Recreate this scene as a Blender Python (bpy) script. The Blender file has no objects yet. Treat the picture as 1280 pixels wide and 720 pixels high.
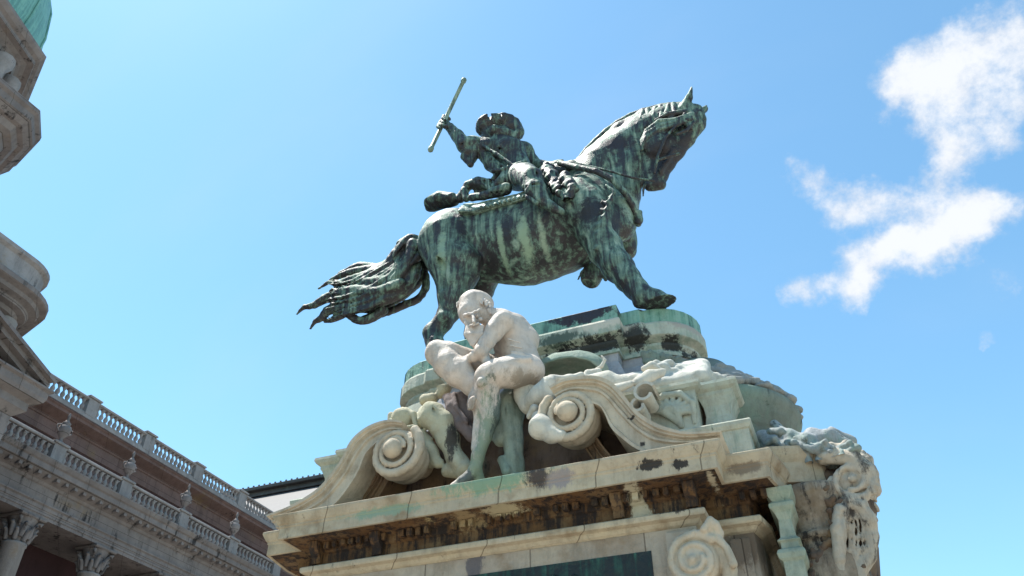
import bpy, bmesh, math, random
import numpy as np
from mathutils import Vector, Matrix
random.seed(7); rng=np.random.RandomState(5)
rad=math.radians
scene=bpy.context.scene
COL=scene.collection
# ------------------------------------------------------------ camera
FPX=1015.0; PITCH=rad(37.9); AZ=rad(22.0)
CAM=np.array([0,0,1.6])
CF=np.array([-math.sin(AZ)*math.cos(PITCH),math.cos(AZ)*math.cos(PITCH),math.sin(PITCH)])
CR=np.array([math.cos(AZ),math.sin(AZ),0.])
CU=np.array([math.sin(AZ)*math.sin(PITCH),-math.cos(AZ)*math.sin(PITCH),math.cos(PITCH)])
def ray(px,py): return (px-640)/FPX*CR+(360-py)/FPX*CU+CF
def PY(px,py,y):
    d=ray(px,py); return CAM+d*(y/d[1])
def PX(px,py,x):
    d=ray(px,py); return CAM+d*(x/d[0])
def PZ(px,py,z):
    d=ray(px,py); return CAM+d*((z-1.6)/d[2])
def depth(P): return float((np.asarray(P)-CAM)@CF)
def XZ(pts,y): return [(PY(a,b,y)[0],PY(a,b,y)[2]) for a,b in pts]
cd=bpy.data.cameras.new('camera'); cam=bpy.data.objects.new('camera',cd); COL.objects.link(cam)
cd.sensor_width=36; cd.lens=FPX/1280*36; cd.clip_end=5000; cd.clip_start=.05
M=Matrix(((CR[0],CU[0],-CF[0],CAM[0]),(CR[1],CU[1],-CF[1],CAM[1]),(CR[2],CU[2],-CF[2],CAM[2]),(0,0,0,1)))
cam.matrix_world=M; scene.camera=cam

# ------------------------------------------------------------ object helpers
def tagp(o,label=None,cat=None,group=None,kind=None):
    if label:o['label']=label
    if cat:o['category']=cat
    if group:o['group']=group
    if kind:o['kind']=kind
    return o
def thing(name,loc,label,cat,group=None):
    o=bpy.data.objects.new(name,None); o.location=loc; o.empty_display_size=.3; COL.objects.link(o)
    return tagp(o,label,cat,group)
def wloc(o):
    v=Vector((0,0,0))
    while o: v=v+o.location; o=o.parent
    return v
def link(name,me,mat,parent=None,label=None,loc=None):
    o=bpy.data.objects.new(name,me); COL.objects.link(o)
    if mat is not None:
        me.materials.append(mat)
    L=Vector(loc) if loc is not None else Vector((0,0,0))
    if parent is not None:
        o.parent=parent; L=L-wloc(parent)
    o.location=L
    if label:o['label']=label
    return o
class MB:
    """collects polygons"""
    def __init__(s): s.v=[]; s.f=[]; s.sm=[]
    def add(s,vs,fs,smooth=False):
        n=len(s.v); s.v+= [tuple(map(float,a)) for a in vs]
        for f in fs: s.f.append([n+i for i in f]); s.sm.append(smooth)
    def box(s,x0,x1,y0,y1,z0,z1,bev=0.):
        x0,x1=min(x0,x1),max(x0,x1);y0,y1=min(y0,y1),max(y0,y1);z0,z1=min(z0,z1),max(z0,z1)
        if bev<=0:
            v=[(x,y,z) for z in (z0,z1) for y in (y0,y1) for x in (x0,x1)]
            s.add(v,[(0,2,3,1),(4,5,7,6),(0,1,5,4),(2,6,7,3),(0,4,6,2),(1,3,7,5)]); return
        b=bev
        lo=[(x0+b,y0+b),(x1-b,y0+b),(x1-b,y1-b),(x0+b,y1-b)]
        hi=[(x0,y0),(x1,y0),(x1,y1),(x0,y1)]
        v=[(*p,z0) for p in lo]+[(*p,z0+b) for p in hi]+[(*p,z1-b) for p in hi]+[(*p,z1) for p in lo]
        f=[(3,2,1,0),(12,13,14,15)]
        for k in range(3):
            for i in range(4):
                j=(i+1)%4; f.append((4*k+i,4*k+j,4*k+4+j,4*k+4+i))
        s.add(v,f)
    def prism(s,poly,a0,a1,axis='y',smooth=False):
        """poly 2D; axis y: (x,z) ; axis z:(x,y); axis x:(y,z)"""
        n=len(poly)
        def m(p,a): return {'y':(p[0],a,p[1]),'z':(p[0],p[1],a),'x':(a,p[0],p[1])}[axis]
        v=[m(p,a0) for p in poly]+[m(p,a1) for p in poly]
        s.add(v,[tuple(range(n))[::-1],tuple(range(n,2*n))])
        s.add(v,[(i,(i+1)%n,n+(i+1)%n,n+i) for i in range(n)],smooth)
    def sweep(s,path,prof,closed=True,smooth=False,cap=True):
        """path: plan polyline (x,y) counter-clockwise for outward = right of travel; prof: [(offset,z)]"""
        n=len(path); P=[np.array(p,float) for p in path]; offs=[]
        for i in range(n):
            a=P[i-1] if (closed or i>0) else None; c=P[(i+1)%n] if (closed or i<n-1) else None
            d1=(P[i]-a) if a is not None else (c-P[i]); d2=(c-P[i]) if c is not None else d1
            d1=d1/np.linalg.norm(d1); d2=d2/np.linalg.norm(d2)
            n1=np.array([d1[1],-d1[0]]); n2=np.array([d2[1],-d2[0]])
            m=n1+n2; m=m/max(np.dot(m,m)/2,1e-3)
            offs.append(m)
        vs=[];k=len(prof)
        for i in range(n):
            for o,z in prof: q=P[i]+offs[i]*o; vs.append((q[0],q[1],z))
        fs=[]
        for i in range(n if closed else n-1):
            j=(i+1)%n
            for t in range(k-1): fs.append((i*k+t,j*k+t,j*k+t+1,i*k+t+1))
        s.add(vs,fs,smooth)
        if closed and cap:
            s.add([vs[i*k] for i in range(n)],[tuple(range(n))[::-1]]); s.add([vs[i*k+k-1] for i in range(n)],[tuple(range(n))])
    def lathe(s,c,prof,seg=24,a0=0,a1=2*math.pi,smooth=True,rot=0):
        full=abs(a1-a0-2*math.pi)<1e-6; m=seg if full else seg+1; k=len(prof); vs=[]
        for i in range(m):
            t=rot+a0+(a1-a0)*i/seg
            for r,z in prof: vs.append((c[0]+r*math.cos(t),c[1]+r*math.sin(t),c[2]+z))
        fs=[]
        for i in range(seg):
            j=(i+1)%m
            for t in range(k-1): fs.append((i*k+t,j*k+t,j*k+t+1,i*k+t+1))
        s.add(vs,fs,smooth)
    def tube(s,pts,rads,seg=10,smooth=True,flat=1.0):
        pts=[np.array(p,float) for p in pts]; n=len(pts)
        up=np.array([0.13,0.2,.97]); vs=[]
        for i in range(n):
            d=pts[min(i+1,n-1)]-pts[max(i-1,0)]; d/=np.linalg.norm(d)+1e-9
            u=np.cross(d,up); u/=np.linalg.norm(u)+1e-9; w=np.cross(u,d)
            for j in range(seg):
                t=2*math.pi*j/seg; vs.append(pts[i]+rads[i]*(math.cos(t)*u+flat*math.sin(t)*w))
        fs=[(i*seg+j,i*seg+(j+1)%seg,(i+1)*seg+(j+1)%seg,(i+1)*seg+j) for i in range(n-1) for j in range(seg)]
        s.add(vs,fs,smooth); s.add(vs[:seg],[tuple(range(seg))[::-1]]); s.add(vs[-seg:],[tuple(range(seg))])
    def mesh(s,name,org=(0,0,0)):
        me=bpy.data.meshes.new(name); o=org
        me.from_pydata([(a-o[0],b-o[1],c-o[2]) for a,b,c in s.v],[],s.f)
        me.polygons.foreach_set('use_smooth',s.sm)
        bm=bmesh.new(); bm.from_mesh(me); bmesh.ops.recalc_face_normals(bm,faces=bm.faces); bm.to_mesh(me); bm.free()
        return me
    def build(s,name,mat,parent=None,label=None,bevel=0.):
        org=wloc(parent) if parent is not None else (0,0,0)
        me=s.mesh(name,org)
        o=link(name,me,mat,parent,label); o.location=(0,0,0)
        if bevel>0:
            b=o.modifiers.new('bevel','BEVEL'); b.width=bevel; b.segments=2; b.limit_method='ANGLE'; b.angle_limit=rad(35)
        return o
# ------------------------------------------------------------ signed distance sculpting
class Field:
    def __init__(s,lo,hi,h):
        s.lo=np.array(lo,float); s.h=h
        s.n=np.ceil((np.array(hi)-s.lo)/h).astype(int)+1
        s.ax=[(s.lo[i]+h*np.arange(s.n[i])).astype(np.float32) for i in range(3)]
        s.d=np.full(s.n,1.0,np.float32)
    def region(s,lo,hi):
        a=np.clip(np.floor((np.array(lo)-s.lo)/s.h).astype(int),0,s.n); b=np.clip(np.ceil((np.array(hi)-s.lo)/s.h).astype(int)+1,0,s.n)
        sl=tuple(slice(a[i],b[i]) for i in range(3))
        return sl,(s.ax[0][sl[0]][:,None,None],s.ax[1][sl[1]][None,:,None],s.ax[2][sl[2]][None,None,:])
    def comb(s,sl,d,k,sub=False):
        c=s.d[sl]
        if sub:
            d=-d; hh=np.maximum(k-np.abs(c-d),0)/k; s.d[sl]=np.maximum(c,d)+hh*hh*k*.25
        else:
            hh=np.maximum(k-np.abs(c-d),0)/k; s.d[sl]=np.minimum(c,d)-hh*hh*k*.25
    def cap(s,a,b,ra,rb,k=.05,sy=1.,sub=False):
        a=np.array(a,float);b=np.array(b,float);m=max(ra,rb)+k*1.2+3*s.h
        sl,(X,Y,Z)=s.region(np.minimum(a,b)-m,np.maximum(a,b)+m)
        if min(s.d[sl].shape)==0: return
        ab=b-a; L=float(ab@ab)+1e-9
        px,py,pz=X-a[0],Y-a[1],Z-a[2]
        t=np.clip((px*ab[0]+py*ab[1]+pz*ab[2])/L,0,1)
        d=np.sqrt((px-t*ab[0])**2+((py-t*ab[1])/sy)**2+(pz-t*ab[2])**2)-(ra+t*(rb-ra))
        s.comb(sl,d.astype(np.float32),k,sub)
    def ell(s,c,r,R=None,k=.05,sub=False):
        c=np.array(c,float); r=np.array(r,float); m=r.max()+k*1.2+3*s.h
        sl,(X,Y,Z)=s.region(c-m,c+m)
        if min(s.d[sl].shape)==0: return
        X=X-c[0];Y=Y-c[1];Z=Z-c[2]
        if R is not None:
            R=np.array(R); X,Y,Z=[R[0,i]*X+R[1,i]*Y+R[2,i]*Z for i in range(3)]
        k0=np.sqrt((X/r[0])**2+(Y/r[1])**2+(Z/r[2])**2); k1=np.sqrt((X/r[0]**2)**2+(Y/r[1]**2)**2+(Z/r[2]**2)**2)+1e-6
        s.comb(sl,(k0*(k0-1)/k1).astype(np.float32),k,sub)
    def chain(s,pts,yc,k=.06,sy=1.,sub=False):
        """pts: (px,py,dy,r_px)"""
        q=[]
        for a,b,dy,r in pts:
            P=PY(a,b,yc+dy); q.append((P,r*depth(P)/FPX))
        if len(q)==1: s.cap(q[0][0],q[0][0]+1e-4,q[0][1],q[0][1],k,sy,sub)
        for (p0,r0),(p1,r1) in zip(q,q[1:]): s.cap(p0,p1,r0,r1,k,sy,sub)
    def noise(s,amp,scale,seed=0,stretch=(1,1,1)):
        r=np.random.RandomState(seed)
        g=r.rand(16,16,16).astype(np.float32)*2-1
        t=[(s.ax[i]/(scale*stretch[i])) for i in range(3)]
        fi=[np.floor(a).astype(int) for a in t]; fr=[(a-np.floor(a)) for a in t]; fr=[a*a*(3-2*a) for a in fr]
        out=0
        for dx in (0,1):
            for dy in (0,1):
                for dz in (0,1):
                    w=(fr[0] if dx else 1-fr[0])[:,None,None]*(fr[1] if dy else 1-fr[1])[None,:,None]*(fr[2] if dz else 1-fr[2])[None,None,:]
                    out=out+w*g[np.ix_((fi[0]+dx)%16,(fi[1]+dy)%16,(fi[2]+dz)%16)]
        s.d+=(amp*out).astype(np.float32)
    def mesh(s,name,org=(0,0,0),min_frac=0.0):
        d=s.d; ins=d<0; h=s.h
        c=ins[:-1,:-1,:-1].astype(np.int8)
        corners=[(i,j,k) for i in (0,1) for j in (0,1) for k in (0,1)]
        cnt=sum(ins[i:i+d.shape[0]-1,j:j+d.shape[1]-1,k:k+d.shape[2]-1].astype(np.int8) for i,j,k in corners)
        act=np.argwhere((cnt>0)&(cnt<8)); N=len(act)
        idx=np.full(cnt.shape,-1,np.int32); idx[act[:,0],act[:,1],act[:,2]]=np.arange(N)
        acc=np.zeros((N,3)); num=np.zeros(N)
        edges=[]
        for a in corners:
            for ax in range(3):
                if a[ax]==0:
                    b=list(a); b[ax]=1; edges.append((a,tuple(b)))
        for a,b in edges:
            va=d[act[:,0]+a[0],act[:,1]+a[1],act[:,2]+a[2]]; vb=d[act[:,0]+b[0],act[:,1]+b[1],act[:,2]+b[2]]
            m=(va<0)!=(vb<0); t=np.where(m,va/np.where(m,va-vb,1),0)
            p=np.array(a)[None,:]+t[:,None]*(np.array(b)-np.array(a))[None,:]
            acc[m]+=p[m]; num[m]+=1
        V=s.lo+h*(act+acc/num[:,None])-np.array(org)
        F=[]
        for ax in range(3):
            o1,o2=[i for i in range(3) if i!=ax]
            sh=list(d.shape); sl0=[slice(None)]*3; sl1=[slice(None)]*3
            sl0[ax]=slice(0,-1); sl1[ax]=slice(1,None)
            e=ins[tuple(sl0)]!=ins[tuple(sl1)]
            E=np.argwhere(e); s0=ins[tuple(sl0)][e]
            ok=(E[:,o1]>0)&(E[:,o2]>0)&(E[:,o1]<sh[o1]-1)&(E[:,o2]<sh[o2]-1); E=E[ok]; s0=s0[ok]
            q=[]
            for u,v in ((0,0),(-1,0),(-1,-1),(0,-1)):
                G=E.copy(); G[:,o1]+=u; G[:,o2]+=v; q.append(idx[G[:,0],G[:,1],G[:,2]])
            q=np.stack(q,1); flip=s0 if ax!=1 else ~s0
            q[~flip]=q[~flip][:,::-1]
            F.append(q)
        F=np.concatenate(F)[:,::-1]; F=F[(F>=0).all(1)]
        me=bpy.data.meshes.new(name); me.vertices.add(N); me.vertices.foreach_set('co',V.astype(np.float32).ravel())
        me.loops.add(len(F)*4); me.loops.foreach_set('vertex_index',F.astype(np.int32).ravel())
        me.polygons.add(len(F)); me.polygons.foreach_set('loop_start',np.arange(len(F),dtype=np.int32)*4)
        me.polygons.foreach_set('loop_total',np.full(len(F),4,np.int32))
        me.polygons.foreach_set('use_smooth',np.ones(len(F),bool)); me.update(calc_edges=True); me.validate()
        # flip check
        vol=0.
        P=V[F]; vol=np.einsum('ij,ij->i',P[:,0],np.cross(P[:,1],P[:,2])).sum()
        if vol<0: me.flip_normals()
        return me
    def build(s,name,mat,parent=None,label=None,decim=None):
        org=wloc(parent) if parent is not None else (0,0,0)
        me=s.mesh(name,org); o=link(name,me,mat,parent,label); o.location=(0,0,0)
        return o

# ------------------------------------------------------------ materials
class N:
    def __init__(s,mat): s.t=mat.node_tree; s.n=s.t.nodes; s.l=s.t.links
    def new(s,ty,**kw):
        n=s.n.new(ty)
        for k,v in kw.items(): setattr(n,k,v)
        return n
    def c(s,a,b): s.l.new(a,b)
    def math(s,op,a,b=None,clamp=False):
        n=s.new('ShaderNodeMath',operation=op); n.use_clamp=clamp
        for i,x in enumerate((a,b)):
            if x is None: continue
            if isinstance(x,(int,float)): n.inputs[i].default_value=x
            else: s.c(x,n.inputs[i])
        return n.outputs[0]
    def noise(s,vec,scale,detail=6,rough=.6,dist=0.):
        n=s.new('ShaderNodeTexNoise'); n.inputs['Scale'].default_value=scale; n.inputs['Detail'].default_value=detail
        n.inputs['Roughness'].default_value=rough; n.inputs['Distortion'].default_value=dist; s.c(vec,n.inputs['Vector']); return n.outputs['Fac']
    def mapv(s,vec,sc=(1,1,1),loc=(0,0,0)):
        n=s.new('ShaderNodeMapping'); n.inputs['Scale'].default_value=sc; n.inputs['Location'].default_value=loc; s.c(vec,n.inputs['Vector']); return n.outputs[0]
    def ramp(s,f,a,b,c0=0.,c1=1.):
        n=s.new('ShaderNodeMapRange',interpolation_type='SMOOTHSTEP'); n.inputs['From Min'].default_value=a; n.inputs['From Max'].default_value=b
        n.inputs['To Min'].default_value=c0; n.inputs['To Max'].default_value=c1; s.c(f,n.inputs['Value']); return n.outputs[0]
    def mix(s,f,a,b):
        n=s.new('ShaderNodeMix',data_type='RGBA')
        for sock,x in ((n.inputs[0],f),(n.inputs[6],a),(n.inputs[7],b)):
            if isinstance(x,(int,float)): sock.default_value=x
            elif isinstance(x,(tuple,list)): sock.default_value=(*x[:3],1)
            else: s.c(x,sock)
        return n.outputs[2]
def newmat(name):
    m=bpy.data.materials.new(name); m.use_nodes=True; n=N(m)
    b=n.n['Principled BSDF']; g=n.new('ShaderNodeNewGeometry')
    return m,n,b,g.outputs['Position'],g
def bumpit(n,b,hs,strength=.4,dist=.02):
    prev=None
    for h,st,di in hs:
        bp=n.new('ShaderNodeBump'); bp.inputs['Strength'].default_value=st; bp.inputs['Distance'].default_value=di
        n.c(h,bp.inputs['Height'])
        if prev is not None: n.c(prev,bp.inputs['Normal'])
        prev=bp.outputs[0]
    n.c(prev,b.inputs['Normal'])
def stone(name,base,base2,black=.2,green=.15,brown=.2,stains=(),rough=.85,seed=0.,scale=1.,joints=None,blackc=(.018,.016,.018)):
    m,n,b,pos,g=newmat(name); stn=None
    p=n.mapv(pos,(1,1,1),(seed,seed*1.7,seed*.6))
    big=n.noise(p,.9*scale,5,.6); mid=n.noise(p,4*scale,8,.65); fine=n.noise(p,30*scale,6,.7)
    col=n.mix(n.ramp(big,.3,.7),base,base2)
    col=n.mix(n.ramp(mid,.42,.72,0,.6),col,[c*.62 for c in base])
    wash=n.noise(n.mapv(p,(5,5,.8),(2,2,2)),1.1*scale,8,.7)
    col=n.mix(n.ramp(wash,.46,.70,0,.62),col,(base[0]*.50,base[1]*.50,base[2]*.52))
    grain=n.noise(n.mapv(p,(1,1,1),(7,7,1)),13*scale,8,.75)
    col=n.mix(n.ramp(grain,.5,.72,0,.45),col,(base[0]*.55,base[1]*.5,base[2]*.45))
    ps=n.mapv(p,(4.5,4.5,.38)); streak=n.noise(ps,1.6*scale,9,.72,.2)
    if brown>0:
        f=n.math('MULTIPLY',n.ramp(n.noise(n.mapv(p,(1,1,1),(9,3,1)),1.7*scale,6,.6),.62-.3*brown,.8-.2*brown),.75)
        col=n.mix(f,col,(.21,.14,.075))
    if green>0:
        f=n.math('MULTIPLY',n.ramp(n.math('ADD',n.math('MULTIPLY',streak,.5),n.math('MULTIPLY',n.noise(n.mapv(p,(1,1,1),(4,8,2)),1.1*scale,5,.6),.5)),.62-.3*green,.74-.2*green),.7)
        col=n.mix(f,col,(.17,.25,.2))
    if black>0:
        f=n.ramp(n.math('ADD',n.math('MULTIPLY',streak,.55),n.math('MULTIPLY',n.noise(n.mapv(p,(1,1,1),(1,5,7)),1.7*scale,10,.75),.45)),.66-.3*black,.72-.24*black)
        col=n.mix(n.math('MULTIPLY',f,.9),col,blackc)
    for (c,r,cc,soft) in stains:
        vm=n.new('ShaderNodeVectorMath',operation='SUBTRACT'); n.c(pos,vm.inputs[0]); vm.inputs[1].default_value=tuple(float(a) for a in c)
        vd=n.new('ShaderNodeVectorMath',operation='MULTIPLY'); n.c(vm.outputs[0],vd.inputs[0]); vd.inputs[1].default_value=tuple(1/float(a) for a in r)
        vl=n.new('ShaderNodeVectorMath',operation='LENGTH'); n.c(vd.outputs[0],vl.inputs[0])
        if stn is None: 
            stn=n.math('ADD',n.math('MULTIPLY',n.math('SUBTRACT',n.noise(n.mapv(pos,(1,1,.42)),4.2,10,.78,.3),.5),3.2),n.math('MULTIPLY',n.math('SUBTRACT',n.noise(n.mapv(pos,(1,1,.35)),19,8,.8),.5),1.8))
        dd=n.math('ADD',vl.outputs['Value'],stn)
        f=n.ramp(dd,.72-.55*soft,.98+.25*soft)
        f=n.math('SUBTRACT',1,f)
        col=n.mix(n.math('MULTIPLY',f,.92),col,cc)
    pit=n.ramp(fine,.68,.78,0,.55); col=n.mix(pit,col,[c*.35 for c in base])
    if joints:
        br=n.new('ShaderNodeTexBrick'); 
        sx=n.new('ShaderNodeSeparateXYZ'); n.c(pos,sx.inputs[0]); cx=n.new('ShaderNodeCombineXYZ')
        n.c(n.math('ADD',sx.outputs[0],sx.outputs[1]),cx.inputs[0]); n.c(sx.outputs[2],cx.inputs[1]); n.c(cx.outputs[0],br.inputs['Vector'])
        br.inputs['Scale'].default_value=1; br.inputs['Brick Width'].default_value=joints[0]; br.inputs['Row Height'].default_value=joints[1]
        br.inputs['Mortar Size'].default_value=.008; br.inputs['Color1'].default_value=(1,1,1,1); br.inputs['Color2'].default_value=(.84,.83,.82,1); br.inputs['Mortar'].default_value=(.3,.28,.26,1)
        mx=n.new('ShaderNodeMix',data_type='RGBA',blend_type='MULTIPLY'); mx.inputs[0].default_value=.8; n.c(col,mx.inputs[6]); n.c(br.outputs[0],mx.inputs[7]); col=mx.outputs[2]
    n.c(col,b.inputs['Base Color']); b.inputs['Roughness'].default_value=rough
    b.inputs['Specular IOR Level'].default_value=.25
    bumpit(n,b,[(mid,.6,.05),(grain,.75,.022),(fine,.6,.008)])
    return m
def bronze(name,dark=(.024,.021,.024),green=(.10,.165,.125),pale=(.30,.38,.30),amt=.5,seed=0.,spots=()):
    m,n,b,pos,g=newmat(name)
    p=n.mapv(pos,(1,1,1),(seed,seed*2,seed*.5))
    ps=n.mapv(p,(6.5,6.5,.26)); streak=n.noise(ps,1.5,8,.66,.35)
    blot=n.noise(n.mapv(p,(1,1,1),(5,2,8)),1.0,7,.6); fine=n.noise(p,14,7,.7); mid=n.noise(p,5,6,.65,.8)
    f=n.math('ADD',n.math('MULTIPLY',streak,.78),n.math('MULTIPLY',blot,.26))
    f=n.math('ADD',f,n.math('MULTIPLY',n.math('SUBTRACT',mid,.5),.30))
    sep=n.new('ShaderNodeSeparateXYZ'); n.c(g.outputs['Normal'],sep.inputs[0])
    f=n.math('ADD',f,n.math('MULTIPLY',sep.outputs[2],.05))
    f1=n.ramp(f,.56-.2*amt,.69-.2*amt); f2=n.ramp(f,.65-.2*amt,.80-.2*amt)
    col=n.mix(f1,dark,green); col=n.mix(n.math('MULTIPLY',f2,.85),col,pale)
    col=n.mix(n.ramp(fine,.54,.72,0,.45),col,dark); f3=n.ramp(n.noise(n.mapv(p,(1,1,1),(2,9,4)),9,8,.75),.56,.68,0,.28); col=n.mix(f3,col,pale)
    for (c,r,cc,soft) in spots:
        vm=n.new('ShaderNodeVectorMath',operation='SUBTRACT'); n.c(pos,vm.inputs[0]); vm.inputs[1].default_value=tuple(float(a) for a in c)
        vd=n.new('ShaderNodeVectorMath',operation='MULTIPLY'); n.c(vm.outputs[0],vd.inputs[0]); vd.inputs[1].default_value=tuple(1/float(a) for a in r)
        vl=n.new('ShaderNodeVectorMath',operation='LENGTH'); n.c(vd.outputs[0],vl.inputs[0])
        dd=n.math('ADD',vl.outputs['Value'],n.math('ADD',n.math('MULTIPLY',n.math('SUBTRACT',n.noise(pos,4,8,.75),.5),2.6),n.math('MULTIPLY',n.math('SUBTRACT',n.noise(pos,18,7,.8),.5),1.3)))
        col=n.mix(n.math('SUBTRACT',1,n.ramp(dd,.78-.6*soft,.98+.3*soft)),col,cc)
    n.c(col,b.inputs['Base Color']); b.inputs['Metallic'].default_value=.15
    n.c(n.ramp(f,.4,.7,.5,.75),b.inputs['Roughness'])
    bumpit(n,b,[(mid,.5,.05),(fine,.6,.02)])
    return m
BLACK=(.016,.015,.018); GRN=(.16,.30,.235); TEAL=(.12,.24,.2)
# ------------------------------------------------------------ light, sky, ground
SUN=np.array([-.37,.03,.93]); SUN/=np.linalg.norm(SUN)
sl=bpy.data.lights.new('sun','SUN'); so=bpy.data.objects.new('sun',sl); COL.objects.link(so)
sl.energy=5.0; sl.angle=rad(.5); sl.color=(1,.955,.88); so.location=(0,0,60)
so.rotation_euler=Vector(SUN).to_track_quat('Z','Y').to_euler()
w=bpy.data.worlds.new('World'); scene.world=w; w.use_nodes=True
class WN: pass
wn=N(w); bg=wn.n['Background']
sky=wn.new('ShaderNodeTexSky',sky_type='NISHITA'); sky.sun_disc=False
sky.sun_elevation=math.asin(SUN[2]); sky.sun_rotation=math.atan2(SUN[0],SUN[1]); sky.altitude=100; sky.air_density=1.0; sky.dust_density=.35; sky.ozone_density=1.0
tc=wn.new('ShaderNodeTexCoord'); dirv=tc.outputs['Generated']
def wnoise(scale,detail,loc,rough=.6):
    n=wn.new('ShaderNodeTexNoise'); n.inputs['Scale'].default_value=scale; n.inputs['Detail'].default_value=detail; n.inputs['Roughness'].default_value=rough
    m=wn.mapv(dirv,(1,1,1),loc); wn.c(m,n.inputs['Vector']); return n
warp=wnoise(9,5,(3,1,2),.6)
wv=wn.new('ShaderNodeVectorMath',operation='SUBTRACT'); wn.c(warp.outputs['Color'],wv.inputs[0]); wv.inputs[1].default_value=(.5,.5,.5)
ws=wn.new('ShaderNodeVectorMath',operation='SCALE'); wn.c(wv.outputs[0],ws.inputs[0]); ws.inputs['Scale'].default_value=.10
wa=wn.new('ShaderNodeVectorMath',operation='ADD'); wn.c(dirv,wa.inputs[0]); wn.c(ws.outputs[0],wa.inputs[1])
blobs=[(1245,45,55,1),(1195,75,58,1),(1150,110,62,1),(1215,145,56,1),(1190,185,30,.55),(1120,135,35,.9),(1268,90,50,.9),
       (1000,207,30,.8),(1030,222,25,.6),(1055,255,40,.85),(1095,245,32,.7),(1130,240,30,.65),(1165,222,32,.65),(1185,205,26,.5),
       (1000,362,34,.9),(1050,352,48,1),(1100,325,55,1),(1150,300,56,1),(1200,275,52,1),(1240,268,36,.95),(1070,375,28,.8),(1180,318,40,.9),(1130,318,40,.8),(1210,250,34,.9),
       (1262,348,22,.5),(1262,178,16,.5),(1243,418,18,.5),(1215,385,14,.4),(55,437,38,.5)]
dens=None
for (a,b_,r,wt) in blobs:
    d=ray(a,b_); d/=np.linalg.norm(d)
    vd=wn.new('ShaderNodeVectorMath',operation='DISTANCE'); wn.c(wa.outputs[0],vd.inputs[0]); vd.inputs[1].default_value=tuple(d)
    f=wn.ramp(vd.outputs['Value'],0,r*1.42/1060,wt,0)
    dens=f if dens is None else wn.math('ADD',dens,wn.math('MULTIPLY',f,wn.math('SUBTRACT',1,wn.math('MULTIPLY',dens,.38))))
cn=wnoise(19,14,(1,2,3),.66).outputs['Fac']; cn2=wnoise(8,6,(5,2,1),.55).outputs['Fac']
dd=wn.math('ADD',dens,wn.math('MULTIPLY',wn.math('SUBTRACT',cn,.5),2.9)); dd=wn.math('ADD',dd,wn.math('MULTIPLY',wn.math('SUBTRACT',cn2,.5),.9))
dd=wn.math('MULTIPLY',dd,wn.ramp(dens,0.02,.3))
alpha=wn.ramp(dd,.30,1.6,0,.95)
# thin cirrus veils
veil=wn.new('ShaderNodeTexNoise'); veil.inputs['Scale'].default_value=2.2; veil.inputs['Detail'].default_value=7; wn.c(wn.mapv(dirv,(1,3.2,1.4),(2,0,4)),veil.inputs['Vector'])
valpha=wn.ramp(veil.outputs['Fac'],.42,.8,0,.10)
tint=wn.new('ShaderNodeMix',data_type='RGBA',blend_type='MULTIPLY'); tint.inputs[0].default_value=1; wn.c(sky.outputs[0],tint.inputs[6]); tint.inputs[7].default_value=(.80,1.09,1.04,1)
SKYTINT=tint
cl=wn.mix(wn.ramp(wn.math('ADD',dd,wn.math('MULTIPLY',wn.math('SUBTRACT',wnoise(30,8,(1.01,2.006,3.01),.6).outputs['Fac'],.5),2.0)),.3,1.7),(2.95,3.15,3.5),(3.85,3.95,4.1))
c1=wn.mix(valpha,tint.outputs[2],(3.0,3.4,3.8)); c2=wn.mix(alpha,c1,cl)
wn.c(c2,bg.inputs['Color']); bg.inputs['Strength'].default_value=.128
vs=scene.view_settings; vs.view_transform='Standard'; vs.look='None'; vs.gamma=1; vs.exposure=1.0; vs.use_curve_mapping=False

# ground
mg,n,b,pos,g=newmat('paving')
f1=n.noise(pos,.6,5,.6); br=n.new('ShaderNodeTexBrick'); n.c(pos,br.inputs['Vector']); br.inputs['Scale'].default_value=1; br.inputs['Brick Width'].default_value=.6; br.inputs['Row Height'].default_value=.4; br.inputs['Mortar Size'].default_value=.008
br.inputs['Color1'].default_value=(.38,.34,.28,1); br.inputs['Color2'].default_value=(.32,.285,.235,1); br.inputs['Mortar'].default_value=(.18,.16,.14,1)
n.c(n.mix(n.ramp(f1,.3,.7,0,.4),br.outputs[0],(.33,.295,.245)),b.inputs['Base Color']); b.inputs['Roughness'].default_value=.85
gm=MB(); gm.add([(-900,-900,0),(900,-900,0),(900,900,0),(-900,900,0)],[(0,1,2,3)]); go=gm.build('ground',mg); go['kind']='structure'

# ------------------------------------------------------------ monument pedestal
CX=-3.64; YC=10.5
S=PY
cream=(.52,.445,.32); cream2=(.44,.375,.285)
m_corn=stone('cornice_stone',cream,cream2,black=.30,green=.12,brown=.30,seed=1.3,joints=(1.15,4.0),
   stains=[(PY(620,604,8),(.75,.6,.14),(.20,.33,.24),.5),(PY(480,640,8),(.5,.5,.07),(.24,.33,.25),.4),(PY(672,597,8),(.20,.5,.16),(.05,.04,.045),.3),
           (PY(812,582,8),(.16,.4,.06),BLACK,.05),(PY(851,580,8),(.10,.4,.05),BLACK,.05),(PY(700,600,8),(.18,.4,.10),(.28,.25,.25),.3),
           (PY(850,640,8.4),(.3,.6,.08),(.03,.025,.025),.2),(PY(520,682,8.3),(.3,.5,.04),(.05,.045,.04),.2),(PY(405,700,8.3),(.5,.5,.03),(.07,.05,.04),.3),
           (PY(930,585,8.4),(.2,.4,.06),(.2,.16,.12),.5)])
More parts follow.
